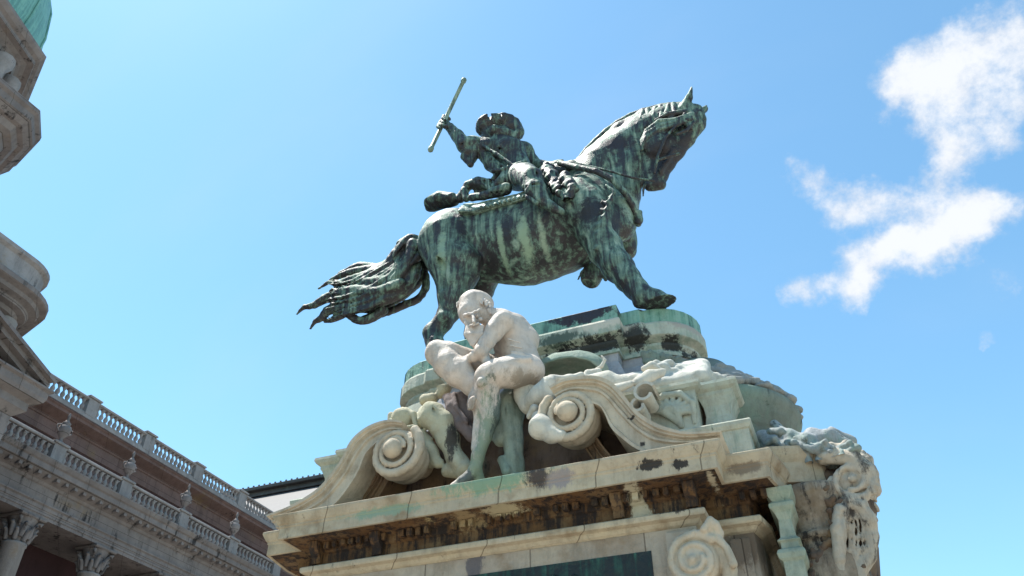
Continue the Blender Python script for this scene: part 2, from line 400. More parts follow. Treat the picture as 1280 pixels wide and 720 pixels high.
m_frieze=stone('frieze_stone',(.19,.10,.042),(.08,.045,.025),black=.68,green=.06,brown=.5,seed=4.1,scale=1.5,
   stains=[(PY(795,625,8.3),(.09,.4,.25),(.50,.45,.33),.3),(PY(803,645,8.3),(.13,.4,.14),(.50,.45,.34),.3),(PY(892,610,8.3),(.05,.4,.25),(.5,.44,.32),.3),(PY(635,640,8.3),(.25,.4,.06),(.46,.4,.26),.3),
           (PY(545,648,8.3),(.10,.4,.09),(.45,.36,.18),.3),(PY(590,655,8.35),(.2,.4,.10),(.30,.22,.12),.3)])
m_shaft=stone('shaft_stone',(.46,.40,.315),(.35,.295,.245),black=.30,green=.06,brown=.42,seed=2.2,joints=(1.3,.62),
   stains=[(PY(595,705,8.4),(.12,.4,.18),(.12,.11,.12),.3),(PY(930,680,8.8),(.3,.4,.3),(.16,.12,.09),.2),(PY(935,640,8.8),(.4,.4,.12),(.06,.05,.05),.3)])
m_scroll=stone('scroll_stone',(.54,.46,.345),(.47,.405,.32),black=.14,green=.05,brown=.12,seed=6.3,
   stains=[(PY(800,551,8),(.045,.5,.045),BLACK,.1),(PY(829,567,8),(.03,.5,.02),BLACK,.1),(PY(787,519,8),(.05,.5,.02),BLACK,.1),(PY(448,627,8),(.02,.3,.04),BLACK,.1)])
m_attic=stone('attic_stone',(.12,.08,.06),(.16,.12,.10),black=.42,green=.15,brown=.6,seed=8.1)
m_pale=stone('pale_attic_stone',(.46,.45,.37),(.36,.40,.34),black=.16,green=.35,brown=.0,seed=3.7,scale=1.2)
m_grey=stone('grey_flare_stone',(.36,.35,.37),(.28,.29,.30),black=.12,green=.22,brown=.0,seed=5.9,
   stains=[(PY(825,445,9.4),(.5,.5,.12),(.10,.16,.14),.2),(PY(1010,520,10),(.5,1.4,.5),(.33,.38,.34),.6),(PY(960,480,10),(.5,1,.10),(.05,.05,.05),.2)])
m_slab=stone('slab_stone',(.47,.47,.40),(.36,.42,.35),black=.16,green=.55,brown=.0,seed=2.9,scale=1.3,
   stains=[(PY(700,425,9.5),(.42,.6,.13),(.06,.09,.075),.1),(PY(795,425,9.8),(.22,.5,.22),BLACK,.1),(PY(738,432,9.5),(.75,.4,.15),BLACK,.1),(PY(840,432,10),(.14,.6,.14),BLACK,.1),(PY(872,447,10.2),(.20,.8,.13),BLACK,.1),
           (PY(757,405,9.5),(.4,.4,.12),(.50,.47,.40),.3),(PY(790,400,9.75),(.18,.2,.12),(.10,.13,.11),.2),(PY(860,410,10.1),(.3,.8,.1),(.33,.31,.28),.3)])
m_top=bronze('bronze_plate_metal',dark=(.05,.09,.075),green=(.125,.27,.205),pale=(.22,.36,.29),amt=.95,seed=7.7,
   spots=[(PY(728,392,9.5),(.55,.6,.20),(.022,.018,.024),.1),(PY(800,385,9.75),(.06,.2,.06),(.02,.02,.02),.1)])
m_panel=bronze('relief_bronze',dark=(.006,.012,.014),green=(.012,.048,.04),pale=(.05,.16,.12),amt=.42,seed=1.1)

ped=thing('monument_pedestal',(CX,YC,0),'large weathered baroque stone pedestal with scrolled pediments carrying the bronze rider','pedestal')
rt=[(-.94,8.0),(-.94,8.42),(-.47,8.42),(-.36,9.0)]
def mirx(p): return (2*CX-p[0],p[1])
def miry(p): return (p[0],2*YC-p[1])
front=[mirx(p) for p in rt[::-1]]+rt
back=[miry(p) for p in front[::-1]]
CP=front+back
b=MB(); b.sweep(CP,[(-.36,0),(-.36,1.0),(-.1,1.05),(-.1,.9),(-.1,.0)]); 
m=MB(); m.sweep(CP,[(-.08,0),(-.08,.9),(-.2,1.05),(-.36,1.15),(-.36,4.86)]); m.build('shaft',m_shaft,ped)
m=MB(); m.sweep(CP,[(-.37,4.86),(-.33,4.88),(-.30,4.915),(-.235,4.93),(-.225,4.95),(-.225,4.985),(-.24,5.0),(-.30,5.02),(-.37,5.04)],cap=False); m.build('band_moulding',m_corn,ped)
m=MB(); m.sweep(CP,[(-.365,5.03),(-.365,5.17),(-.33,5.19),(-.33,5.27),(-.28,5.29),(-.16,5.3),(-.03,5.306),(-.03,5.32)],cap=False); 
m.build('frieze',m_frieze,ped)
m=MB(); m.sweep(CP,[(-.05,5.325),(-.035,5.30),(0,5.30),(0,5.43),(.012,5.445),(.012,5.465),(.03,5.48),(.06,5.53),(.075,5.56),(.075,5.585),(.05,5.60),(-.6,5.62)]); m.build('cornice',m_corn,ped)
# dentils with a worn, uneven rhythm
x=-5.95
while x<-1.35:
    if rng.rand()>.12:
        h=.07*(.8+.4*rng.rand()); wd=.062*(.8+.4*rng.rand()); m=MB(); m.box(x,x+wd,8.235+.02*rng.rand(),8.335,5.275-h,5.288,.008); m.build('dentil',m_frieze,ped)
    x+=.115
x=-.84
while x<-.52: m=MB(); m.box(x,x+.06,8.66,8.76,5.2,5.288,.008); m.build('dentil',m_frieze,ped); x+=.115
for xs in (-1.30,-5.95,-2.1,-5.1):
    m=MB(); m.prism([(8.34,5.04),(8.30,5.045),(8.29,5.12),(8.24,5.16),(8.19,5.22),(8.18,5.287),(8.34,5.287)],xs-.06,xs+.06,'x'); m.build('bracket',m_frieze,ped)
# pilaster strips flanking the relief and ressaut trims
m=MB()
for s_ in (1,-1):
    for (xa,xb,ya,za,zb) in ((-1.62,-1.36,8.30,0.9,4.82),(-1.02,-.82,8.70,.9,4.80)):
        xs=sorted([xa,xb] if s_==1 else [2*CX-xa,2*CX-xb]); m=MB(); m.box(xs[0],xs[1],ya,ya+.2,za,zb,.02); m.build('pilaster',m_shaft,ped)
# relief panel + frame
m=MB(); z1=4.66; xr=-1.80; xl=2*CX+1.80
m.box(xl,xr,8.352,8.40,1.9,z1); 
rel=m.build('relief_panel',m_panel,ped,label='dark green bronze relief panel')
F=Field((xl,8.30,3.9),(xr,8.40,4.66),.022)
for i in range(60):
    xx=rng.uniform(xl+.2,xr-.2); zz=rng.uniform(3.9,4.5); a=rng.uniform(-.8,.8); F.cap((xx,8.36,zz),(xx+.25*math.cos(a),8.35,zz+.2*math.sin(a)),.05,.03,.03)
F.build('relief_figure',m_panel,rel)

# ---- volute helper: raised spiral in XZ plane (front facing -y)
def spiral(F,c,r0,y,turns=1.75,th0=0.,dirn=1,w=.09,rel_=.10,shrink=.83,eye=.10,k=.03):
    pts=[];n=int(turns*20)
    for i in range(n+1):
        t=i/20.; r=r0*math.exp(-t*shrink); a=th0+dirn*2*math.pi*t
        pts.append((c[0]+r*math.cos(a),y-rel_*.6*t,c[1]+r*math.sin(a),max(w*math.exp(-t*.42),.03)))
    for p,q in zip(pts,pts[1:]): F.cap(p[:3],q[:3],p[3],q[3],k)
    F.ell((c[0],y-rel_*1.1,c[1]),(eye,eye*.8,eye),k=.02)
# ---- scrolled pediment (two S-shaped ribbons)
def ribbon(outer,inner,y0,y1,name,mat,parent,depthlip=.05):
    """outer/inner: matching XZ polylines; builds moulded strip"""
    n=len(outer); O=np.array(outer); I=np.array(inner); 
    # cross profile t (0 outer..1 inner), y offset
    prof=[(0,y1),(0,y0+.06),(-.03,y0+.03),(-.03,y0-.05),(.10,y0-.05),(.14,y0-.02),(.2,y0-.02),(.24,y0+.02),(.33,y0+.035),(.38,y0+.0),(.46,y0+.0),(.5,y0+.03),(.86,y0+.03),(.9,y0),(1,y0),(1,y1)]
    vs=[]
    for i in range(n):
        for t,y in prof:
            q=O[i]*(1-t)+I[i]*t; vs.append((q[0],y,q[1]))
    k=len(prof); fs=[]
    for i in range(n-1):
        for j in range(k): fs.append((i*k+j,i*k+(j+1)%k,(i+1)*k+(j+1)%k,(i+1)*k+j))
    m=MB(); m.add(vs,fs,False); m.add(vs[:k],[tuple(range(k))]); m.add(vs[-k:],[tuple(range(k))])
    o=m.build(name,mat,parent); return o
def resample(pl,n):
    P=np.array(pl,float)
    # catmull-rom then arclength resample
    Q=[]; E=np.vstack([2*P[0]-P[1],P,2*P[-1]-P[-2]])
    for i in range(1,len(E)-2):
        for t in np.linspace(0,1,12,endpoint=False):
            a,b_,c,d=E[i-1],E[i],E[i+1],E[i+2]
            Q.append(.5*((2*b_)+(-a+c)*t+(2*a-5*b_+4*c-d)*t*t+(-a+3*b_-3*c+d)*t**3))
    Q.append(P[-1]); Q=np.array(Q); s=np.r_[0,np.cumsum(np.linalg.norm(np.diff(Q,axis=0),axis=1))]
    u=np.linspace(0,s[-1],n); return np.stack([np.interp(u,s,Q[:,0]),np.interp(u,s,Q[:,1])],1)
YS=8.06
outR=[(688,486),(703,478),(722,474),(744,473),(764,480),(779,495),(796,516),(818,531),(840,539),(862,543),(902,541)]
inR=[(700,505),(712,499),(726,498),(738,503),(750,508),(757,520),(764,535),(779,549),(796,561),(822,570),(893,557)]
outL=[(335,646),(362,636),(384,624),(404,609),(427,580),(440,555),(455,540),(472,531),(490,527),(505,529)]
inL=[(345,660),(378,654),(403,643),(420,628),(436,608),(448,588),(456,568),(467,556),(480,548),(497,545)]
oR=resample(XZ(outR,YS),44); iR=resample(XZ(inR,YS),44); oL=resample(XZ(outL,YS),40); iL=resample(XZ(inL,YS),40)
ribbon(oR,iR,YS,8.9,'pediment_scroll',m_scroll,ped); ribbon(oL,iL,YS,8.9,'pediment_scroll',m_scroll,ped)
# second lower moulding set back inside each sweep
m_under=stone('grimy_moulding_stone',(.22,.14,.085),(.13,.09,.06),black=.4,green=.0,brown=.5,seed=7.2)  # brown stone with black grime
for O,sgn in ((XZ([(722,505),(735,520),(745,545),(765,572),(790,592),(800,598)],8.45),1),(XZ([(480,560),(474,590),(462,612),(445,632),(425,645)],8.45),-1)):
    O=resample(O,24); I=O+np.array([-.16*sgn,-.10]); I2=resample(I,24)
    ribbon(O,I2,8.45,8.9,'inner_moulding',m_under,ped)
cR=XZ([(708,513)],8.0)[0]; cL=XZ([(490,560)],8.0)[0]
for c,dn,th in ((cR,1,math.pi*.75),(cL,-1,math.pi*.25)):
    F=Field((c[0]-.62,7.72,c[1]-.62),(c[0]+.62,8.90,c[1]+.62),.0135)
    F.cap((c[0],8.42,c[1]+.04),(c[0],8.75,c[1]+.10),.22,.18,.03); F.cap((c[0],8.27,c[1]),(c[0],8.36,c[1]),.335,.305,.02)
    F.ell((c[0],7.78,c[1]),(.60,.36,.60),k=.03,sub=True)
    spiral(F,c,.355,8.10,turns=2.1,th0=th,dirn=dn,w=.062,shrink=.42,eye=.01,rel_=.045,k=.012)
    F.ell((c[0],8.02,c[1]),(.125,.12,.125),k=.012); spiral(F,c,.075,7.955,turns=.7,th0=th+1,dirn=dn,w=.018,shrink=.5,eye=.01,rel_=.03,k=.008)
    F.noise(.006,.12,3)
    F.build('volute',m_scroll,ped)
# attic core and blocks
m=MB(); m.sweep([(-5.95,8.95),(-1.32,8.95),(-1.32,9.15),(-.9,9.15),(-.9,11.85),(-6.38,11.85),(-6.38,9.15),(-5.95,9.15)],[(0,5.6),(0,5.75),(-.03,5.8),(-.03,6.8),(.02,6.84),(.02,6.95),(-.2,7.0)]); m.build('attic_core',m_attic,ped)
def rectpath(x0,x1,y0,y1): return [(x0,y0),(x1,y0),(x1,y1),(x0,y1)]
m=MB()
for s_ in (1,-1):
    def rp(x0,x1,y0,y1):
        if s_==-1: x0,x1=2*CX-x1,2*CX-x0
        return rectpath(x0,x1,y0,y1)
    m=MB(); m.sweep(rp(-1.75,-.60,8.63,9.4),[(0,5.615),(0,6.0),(.02,6.01),(.04,6.05),(.045,6.09),(.03,6.11),(-.1,6.12)]); m.build('attic_plinth',m_pale,ped)
    m=MB()
    m.sweep(rp(-1.16,-.72,8.93,9.5),[(0,6.1),(.05,6.12),(.02,6.2),(-.05,6.3),(-.07,6.42),(-.06,6.55),(-.02,6.65),(.0,6.68),(.0,6.72),(.05,6.75),(.075,6.79),(.07,6.83),(0,6.85)]); m.build('attic_pedestal_block',m_pale,ped)
    m=MB()
    m.sweep(rp(-1.95,-1.15,8.80,9.5),[(0,6.1),(0,6.72),(.05,6.74),(.075,6.78),(.07,6.82),(0,6.84)]); m.build('attic_wall_block',m_pale,ped)
F=Field((-2.2,8.5,6.0),(-1.0,9.0,7.0),.016)
for i in range(9):
    t=i/8; F.chain([(852,532,.0,3),(838+8*math.cos(math.pi*(1-t)),516-6*math.sin(math.pi*t),-.05,4),(842+26*math.cos(math.pi*(1-t)),514-18*math.sin(math.pi*t),-.02,3)],8.8,.02)
F.chain([(812,508,-.02,3),(830,494,-.06,4),(850,492,-.06,4),(866,504,-.03,4),(868,528,0,3)],8.8,.02)
F.build('carved_shell',m_pale,ped)
# plinth tiers: path with rounded ends
def stadium(x0c,r,hx,hy,x1s,y1s,seg=14):
    """half lengths: centre section hx at y -hy, step x1s at -y1s, then semicircle centre x0c radius r"""
    rt=[(CX+hx,YC-hy),(CX+hx,YC-y1s),(CX+x1s,YC-y1s)]
    arc=[(CX+x0c+r*math.sin(math.pi*i/seg),YC-r*math.cos(math.pi*i/seg)) for i in range(seg+1)]
    half=rt+arc+[miry(p) for p in rt[::-1]]
    lf=[mirx(p) for p in half[::-1]]
    return half+lf
PL=stadium(1.80,.70,1.46,1.0,1.74,.76)
m=MB(); m.sweep(PL,[(-.03,8.545),(0,8.55),(0,8.78),(-.02,8.80),(-.3,8.80)]); m.build('bronze_plate',m_top,ped,label='verdigris green bronze plate under the horse with a black patch')
m=MB(); m.sweep(PL,[(-.12,8.24),(-.06,8.27),(.03,8.30),(.04,8.31),(.04,8.50),(.02,8.54),(-.1,8.545)]); m.sweep(PL,[(-.02,7.98),(-.02,8.03),(-.07,8.06),(-.10,8.13),(-.06,8.18),(-.06,8.22),(-.12,8.25)])
m.build('plinth_slab',m_slab,ped)
# flaring neck below the plinth
ML=stadium(1.80,.70,1.46,1.0,1.74,.76)
m=MB(); m.sweep(ML,[(.30,6.7),(.26,7.0),(.16,7.3),(.03,7.6),(-.06,7.85),(-.05,7.985)],cap=False); m.build('plinth_neck',m_grey,ped)
m_drum=stone('green_washed_drum_stone',(.20,.25,.21),(.17,.17,.15),black=.42,green=.5,brown=.0,seed=5.2,scale=1.3)
for s_ in (1,-1):
    m=MB(); cx=-1.30 if s_==1 else 2*CX+1.9
    m.lathe((cx,YC,0),([(1.0,5.55),(1.02,5.9),(1.02,6.25),(1.06,6.38),(1.09,6.40),(1.09,6.44),(1.06,6.46),(1.10,6.58),(1.13,6.60),(1.13,6.63),(1.16,6.66),(1.18,6.74),(1.20,6.76),(1.20,6.80),(1.25,6.86),(1.28,6.93),(1.28,7.02),(1.24,7.05),(1.05,7.18),(.85,7.4),(.62,7.7),(.45,7.95),(.1,7.97)] if s_==1 else [(1.1,5.6),(1.1,6.3),(1.0,6.6),(.85,7.2),(.80,7.95),(.3,7.97)]),seg=64)
    m.build('rounded_end_base',m_drum,ped)
F=Field((-2.4,8.9,6.8),(-.7,10.2,8.0),.02)
for i in range(70):
    a=rng.uniform(800,868); q=rng.uniform(-6,8); P=PY(a,444+(a-800)*.22+q,9.42+(a-800)*.006); F.ell(P,(rng.uniform(.03,.07),.04,rng.uniform(.03,.06)),k=.015)
F.noise(.012,.06,5); F.build('leaf_relief',m_drum,ped)
# rubble / carved ornament lying on the slopes
F=Field((-2.6,8.7,6.6),(.1,10.6,8.1),.022)
for i in range(130):
    a=rng.uniform(815,905); t=(a-815)/90; b_=rng.uniform(455+18*t,474+12*t); P=PY(a,b_-3,9.0+.45*t+rng.uniform(-.08,.08)); r=rng.uniform(.04,.08); F.ell(P,(r*rng.uniform(.9,1.5),r,r*.8),k=.012)
for i in range(14):
    xx=-2.25+i*.09; F.cap((xx,9.02,6.98),(xx,9.45,7.42),.12,.10,.05)
F.noise(.012,.08,2); F.build('carved_rubble',stone('rubble_stone',(.56,.54,.47),(.44,.45,.42),black=.05,green=.1,brown=.0,seed=1.9),ped)
F=Field((-1.7,9.0,6.8),(.3,11.6,8.2),.028)
for i in range(150):
    t=rng.rand(); a=math.radians(rng.uniform(-75,15)); z,r0=(7.62-.55*t**.8,.72+.52*t)
    P=(-1.3+r0*math.cos(a),YC+r0*math.sin(a),z); r=rng.uniform(.05,.085); F.ell(P,(r*1.3,r*1.2,r*.6),k=.03)
F.noise(.02,.1,4); F.build('trophy_relief',stone('dark_trophy_stone',(.30,.30,.29),(.2,.22,.2),black=.35,green=.3,brown=0,seed=3.3),ped)
# ---- apse at the right end: vase-like body, its cornice, consoles
def endpiece(s_):
    cx,cy=(-.62,10.5) if s_==1 else (2*CX+.62,10.5)
    a0=-math.pi/2-.25; a1=math.pi/2+.25
    if s_==-1: a0+=math.pi; a1+=math.pi
    m=MB(); m.lathe((cx,cy,0),[(.92,1.0),(.92,3.6),(.80,3.9),(.66,4.2),(.62,4.4),(.66,4.5),(.66,4.54),(.60,4.6),(.66,4.75),(.80,5.0),(.86,5.15),(.88,5.28),(.80,5.33)],seg=36,a0=a0,a1=a1); 
    return cx,cy,m
m_end=stone('end_stone',(.17,.115,.08),(.08,.06,.052),black=.58,green=.18,brown=.35,seed=5.1)
m_vase=stone('vase_stone',(.22,.16,.11),(.36,.31,.25),black=.55,green=.1,brown=.5,seed=2.8,scale=1.2)
for s_ in (1,-1):
    cx=-.78 if s_==1 else 2*CX+.78
    vx=-.12 if s_==1 else 2*CX+.12
    m=MB(); m.lathe((vx,9.48,0),[(.42,0),(.42,3.6),(.40,4.1),(.42,4.45),(.40,4.62),(.33,4.80),(.33,4.84),(.38,4.86),(.39,4.90),(.37,4.93),(.33,4.95),(.36,5.08),(.42,5.2),(.46,5.32),(.46,5.42),(.40,5.46)],seg=36); (m.build('end_vase',m_vase,ped) if s_==1 else None)
    kx=-.02 if s_==1 else 2*CX+.02
    m=MB(); m.lathe((kx,10.5,0),[(.30,0),(.30,3.9),(.36,4.4),(.44,4.8),(.50,5.1),(.52,5.46)],seg=36)
    m.lathe((cx,11.28,0),[(.66,0),(.66,3.6),(.50,4.55),(.47,4.80),(.52,4.88),(.46,4.94),(.58,5.25),(.60,5.42),(.55,5.46)],seg=24)
    if s_==-1:
        m=MB(); m.lathe((-6.6,10.5,0),[(.5,0),(.5,4.6),(.45,5.46)],seg=24)
    m.build('end_drum',m_end,ped)
    # cornice of the end, wavy fascia
    pth=[(cx-.1,9.05),(cx+.30,9.02),(cx+.62,9.12),(cx+.85,9.3),(cx+.98,9.55),(cx+1.02,10.5),(cx+.98,11.45),(cx+.62,11.9),(cx-.1,11.95)]
    if s_==-1: pth=[mirx((2*0+p[0]-cx-.78,p[1])) for p in pth][::-1]; 
    m=MB(); m.sweep(pth,[(-.08,5.47),(.0,5.48),(.0,5.72),(.02,5.75),(.05,5.80),(.07,5.86),(.07,5.89),(.03,5.91),(-.5,5.93)],closed=True,cap=False)
    if s_==1: m.build('end_cornice',m_corn,ped)
    m=MB(); m.sweep(pth,[(-.5,5.40),(-.10,5.42),(-.03,5.476),(-.5,5.49)])
    if s_==1: m.build('end_soffit',m_end,ped)
# console scroll and acanthus leaf at right end
m_leaf=stone('console_stone',(.47,.41,.33),(.36,.32,.27),black=.44,green=.10,brown=.15,seed=9.4)
F=Field((-.45,8.85,3.6),(.85,9.9,6.25),.014)
c=XZ([(1066,603)],9.2)[0]
for yy in (9.25,9.4,9.55): F.ell((c[0],yy,c[1]),(.22,.12,.22),k=.05)
spiral(F,(c[0],c[1]),.27,9.16,turns=1.6,th0=math.pi*.55,dirn=-1,w=.055,shrink=.55,eye=.05,rel_=.05,k=.012)
F.chain([(1030,572,-.0,9),(1048,570,-.02,10),(1066,574,-.04,10),(1080,588,-.04,10),(1088,606,0,9)],9.2,.02)
F.chain([(1036,560,.0,7),(1055,562,0,8),(1075,572,0,8),(1088,590,.05,8),(1093,612,.1,8)],9.4,.02)
F.chain([(1052,640,-.08,10),(1048,662,-.1,9),(1049,690,-.08,8),(1052,724,-.05,7),(1046,775,-.05,7)],9.2,.015,sy=1.2); F.chain([(1054,640,-.17,2),(1050,664,-.19,2),(1051,690,-.17,2),(1054,722,-.12,2)],9.2,.012,sub=True)
F.chain([(1052,640,-.05,9),(1062,628,-.05,10),(1076,634,-.05,9),(1085,650,0,9),(1089,670,.05,8.5),(1086,695,.05,8.5),(1072,722,.05,9),(1052,765,.0,9)],9.2,.02); F.chain([(1055,632,-.15,2),(1066,626,-.15,2),(1080,640,-.12,2),(1087,666,-.05,2),(1084,690,-.05,2)],9.2,.012,sub=True)
for i in range(6): F.chain([(1064+1.5*i,634,-.06,2.2),(1056+5.6*i,655,-.02,2.4),(1056+5.6*i,690,.0,2.2),(1054+4*i,722,.0,2)],9.2,.010)
for i in range(7): F.chain([(1050+5*i,560+2.5*i,.02,3.4),(1058+5*i,552+3.5*i,.08,3.6),(1066+4*i,560+4*i,.06,2.4)],9.3,.012)
for i in range(9): F.chain([(1092-1.2*abs(i-3),596+12*i,.10,4.2),(1096-1.2*abs(i-3),602+12*i,.12,2.4)],9.3,.015)
for i in range(5): F.chain([(1040+4*i,598+3*i,.0,3.4),(1034+5*i,606+4*i,-.03,3.0),(1036+4*i,614+3*i,-.02,2)],9.2,.012)
F.noise(.014,.06,5); F.build('scroll_console',m_leaf,ped)
F=Field((-.35,8.95,4.0),(.85,10.2,5.9),.018)
F.chain([(1064,600,.3,24),(1067,640,.2,24),(1069,675,.2,21),(1060,725,.2,20)],9.25,.05); F.chain([(1035,600,.2,14),(1065,610,.3,20)],9.25,.05)
for i in range(60): q=rng.uniform(0,1); F.chain([(rng.uniform(1050,1086),600+125*q,rng.uniform(-.05,.12),rng.uniform(2.5,5))],9.25,.015)
F.noise(.03,.1,3)
F.build('console_core',m_end,ped)
# hanging garland
F=Field((-.5,8.85,3.9),(.5,9.7,5.6),.015)
for i in range(70):
    t=i/69; a=1030+16*math.sin(t*5)+rng.uniform(-7,7); b_=608+118*t; P=PY(a,b_,9.15+rng.uniform(-.05,.05)); F.cap(P,P+rng.uniform(-.06,.06,3),rng.uniform(.025,.05),rng.uniform(.015,.03),.01)
F.build('hanging_garland',m_end,ped)
# small bracket and big console on the front pilaster
F=Field((-1.75,7.95,3.9),(-.75,8.5,5.0),.013)
c=XZ([(868,701)],8.15)[0]
for yy in (8.2,8.3): F.ell((c[0],yy,c[1]),(.24,.12,.25),k=.05)
spiral(F,c,.27,8.13,turns=1.9,th0=math.pi*.25,dirn=1,w=.05,shrink=.55,eye=.045,rel_=.04,k=.010)
F.chain([(885,676,.1,10),(903,690,.12,10),(912,712,.12,9),(914,735,.12,9)],8.15,.02)
F.chain([(872,672,.05,5),(893,670,.05,6),(908,684,.05,5),(917,705,.05,5)],8.12,.01)
F.chain([(882,664,.0,7),(892,656,-.02,7),(898,668,.05,7)],8.15,.02)
F.chain([(888,650,.0,5),(880,662,-.02,5)],8.1,.02)
F.noise(.008,.08,5); F.build('front_console',m_scroll,ped)
# down-streaked green colonette at the corner
m_green=stone('copper_stained_stone',(.29,.34,.28),(.37,.39,.31),black=.24,green=.5,brown=.0,seed=6.6)
m=MB()
m.sweep(rectpath(-.53,-.33,8.74,9.7),[(0,0),(0,4.50),(.03,4.53),(.045,4.58),(.03,4.62),(-.01,4.64),(-.01,4.70),(.02,4.72),(-.02,4.76),(-.035,4.95),(-.01,5.03),(.03,5.08),(.03,5.12),(-.01,5.15),(.04,5.24),(.05,5.29),(.0,5.30)])
m.build('corner_pilaster',m_green,ped,bevel=.008)
# ------------------------------------------------------------ palace
m_pal=stone('palace_stone',(.235,.208,.205),(.17,.15,.15),black=.44,green=.02,brown=.1,seed=2.5,scale=.5,joints=(1.4,.5))
m_pal2=stone('palace_trim_stone',(.29,.272,.275),(.22,.205,.205),black=.34,green=.0,brown=.05,seed=3.5,scale=.6)
m_pink=stone('rose_wall_stone',(.19,.12,.108),(.14,.095,.088),black=.25,green=.0,brown=.1,seed=4.5,scale=.5,joints=(1.5,.36))
m_dark=stone('loggia_shade_plaster',(.05,.025,.028),(.04,.02,.024),black=.1,green=0,brown=0,seed=1.5,scale=.5)  # shade of the loggia painted in as a near-black wall colour
m_copper=bronze('copper_dome_sheet',dark=(.10,.25,.22),green=(.16,.36,.31),pale=(.22,.42,.36),amt=.6,seed=3)
pal=thing('palace_wing',(-24,25,0),'long palace wing with two stone balustrades, urns and Corinthian columns','palace')
Y0w,Y1w=9,62
def strip(prof,name,mat,x,parent=pal,label=None,y0=Y0w,y1=Y1w):
    m=MB(); m.sweep([(x,y0),(x,y1)],prof,closed=False); return m.build(name,mat,parent,label)
strip([(-3.4,11.34),(-.9,11.34),(-.55,11.32),(.02,11.32),(.02,11.42),(.05,11.43),(.05,11.55),(.08,11.56),(.08,11.66),(.14,11.70),(.14,11.74),(.03,11.78),(.03,12.22),(.08,12.25),(.12,12.32),(.2,12.36),(.45,12.50),(.50,12.52),(.50,12.68),(.56,12.72),(.62,12.82),(.62,12.86),(-2.5,12.95)],'entablature',m_pal,-22.4)
y=13.0
while y<31: m=MB(); m.box(-22.28,-21.98,y,y+.12,12.36,12.47,.01); m.build('modillion',m_pal,pal); y+=.36
strip([(0,12.9),(0,13.3),(.05,13.33),(.05,13.45),(0,13.48),(0,14.0),(-.06,14.03),(-.06,14.22),(0,14.25),(0,14.7),(-.06,14.73),(-.06,14.9),(0,14.93),(0,15.4),(.04,15.42),(.08,15.5),(.25,15.58),(.42,15.66),(.45,15.68),(.45,15.76),(.52,15.82),(.52,15.86),(-.6,15.9)],'upper_wall',m_pink,-24.45)
strip([(.0,15.885),(.06,15.885),(.06,16.0),(.0,16.02),(-.2,16.02),(-.2,15.9)],'parapet_base',m_pal2,-24.0)
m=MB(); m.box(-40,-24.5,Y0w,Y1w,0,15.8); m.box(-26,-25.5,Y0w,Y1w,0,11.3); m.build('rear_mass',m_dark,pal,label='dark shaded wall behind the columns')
prof_b=[(.075,0),(.075,.03),(.045,.05),(.06,.10),(.085,.17),(.08,.22),(.045,.30),(.035,.36),(.05,.40),(.065,.44),(.07,.47),(.07,.5)]
def bal(h,r):
    m=MB(); m.lathe((0,0,0),[(a*r,b_*h/.5) for a,b_ in prof_b],seg=10); m.box(-.075*r,.075*r,-.075*r,.075*r,-.02,0.01); m.box(-.075*r,.075*r,-.075*r,.075*r,h-.01,h+.02)
    return m.mesh('baluster')
bmU=bal(.46,1.0); bmU.materials.append(m_pal2); bmL=bal(.42,1.0); bmL.materials.append(m_pal2)
Us=[12.62+2.93*i for i in range(10)]
def balustrade(x,zb,h,ys,me,parent,ph,label):
    r=thing('balustrade',(x,ys[0],zb),None,None); del_=None
    r.parent=parent; r.location=Vector((x,ys[0],zb))-wloc(parent); r['label']=label
    m=MB(); m.box(x-.13,x+.13,ys[0]-2,ys[-1]+30,zb+h+.10,zb+h+.19,.02); m.build('rail',m_pal2,r)
    for i,y in enumerate(ys):
        m=MB(); m.box(x-.14,x+.14,y-.24,y+.24,zb,zb+ph-.09,.012); m.box(x-.2,x+.2,y-.30,y+.30,zb+ph-.088,zb+ph,.02); m.build('pier',m_pal2,r)
        if i<len(ys)-1:
            n=11
            for j in range(n):
                yy=y+.24+(ys[i+1]-y-.48)*(j+.5)/n
                o=bpy.data.objects.new('baluster',me); COL.objects.link(o); o.parent=r; o.location=Vector((x,yy,zb+.085))-wloc(r)
    m=MB(); m.box(x-.12,x+.12,ys[0]-2,ys[-1]+30,zb-.02,zb+.07,.01); m.build('base_rail',m_pal2,r)
balustrade(-24.1,16.02,.47,[15.5+2.95*i for i in range(6)],bmU,pal,.74,'upper roof balustrade against the sky')
balustrade(-22.3,12.95,.46,[13.5+2.95*i for i in range(6)],bmL,pal,.70,'lower balustrade with urns above the entablature')
# urns with finials standing on the lower piers
def urn_mesh():
    m=MB(); m.lathe((0,0,0),[(.0,0),(.14,0),(.16,.05),(.08,.10),(.06,.2),(.12,.26),(.22,.40),(.25,.55),(.22,.66),(.13,.72),(.16,.76),(.17,.80),(.10,.86),(.05,.95),(.045,1.0),(.07,1.04),(.06,1.10),(.02,1.22),(0,1.25)],seg=16)
    for s_ in (1,-1): m.tube([(0,s_*.22,.42),(0,s_*.36,.5),(0,s_*.36,.62),(0,s_*.2,.70)],[.03,.035,.035,.03],6)
    return m.mesh('urn')
um=urn_mesh(); um.materials.append(m_pal)
for i in range(6):
    o=bpy.data.objects.new('urn',um); COL.objects.link(o); o.parent=pal; o.location=Vector((-22.3,13.5+2.95*i,13.65))-wloc(pal); o.scale=(.82,.82,.9)
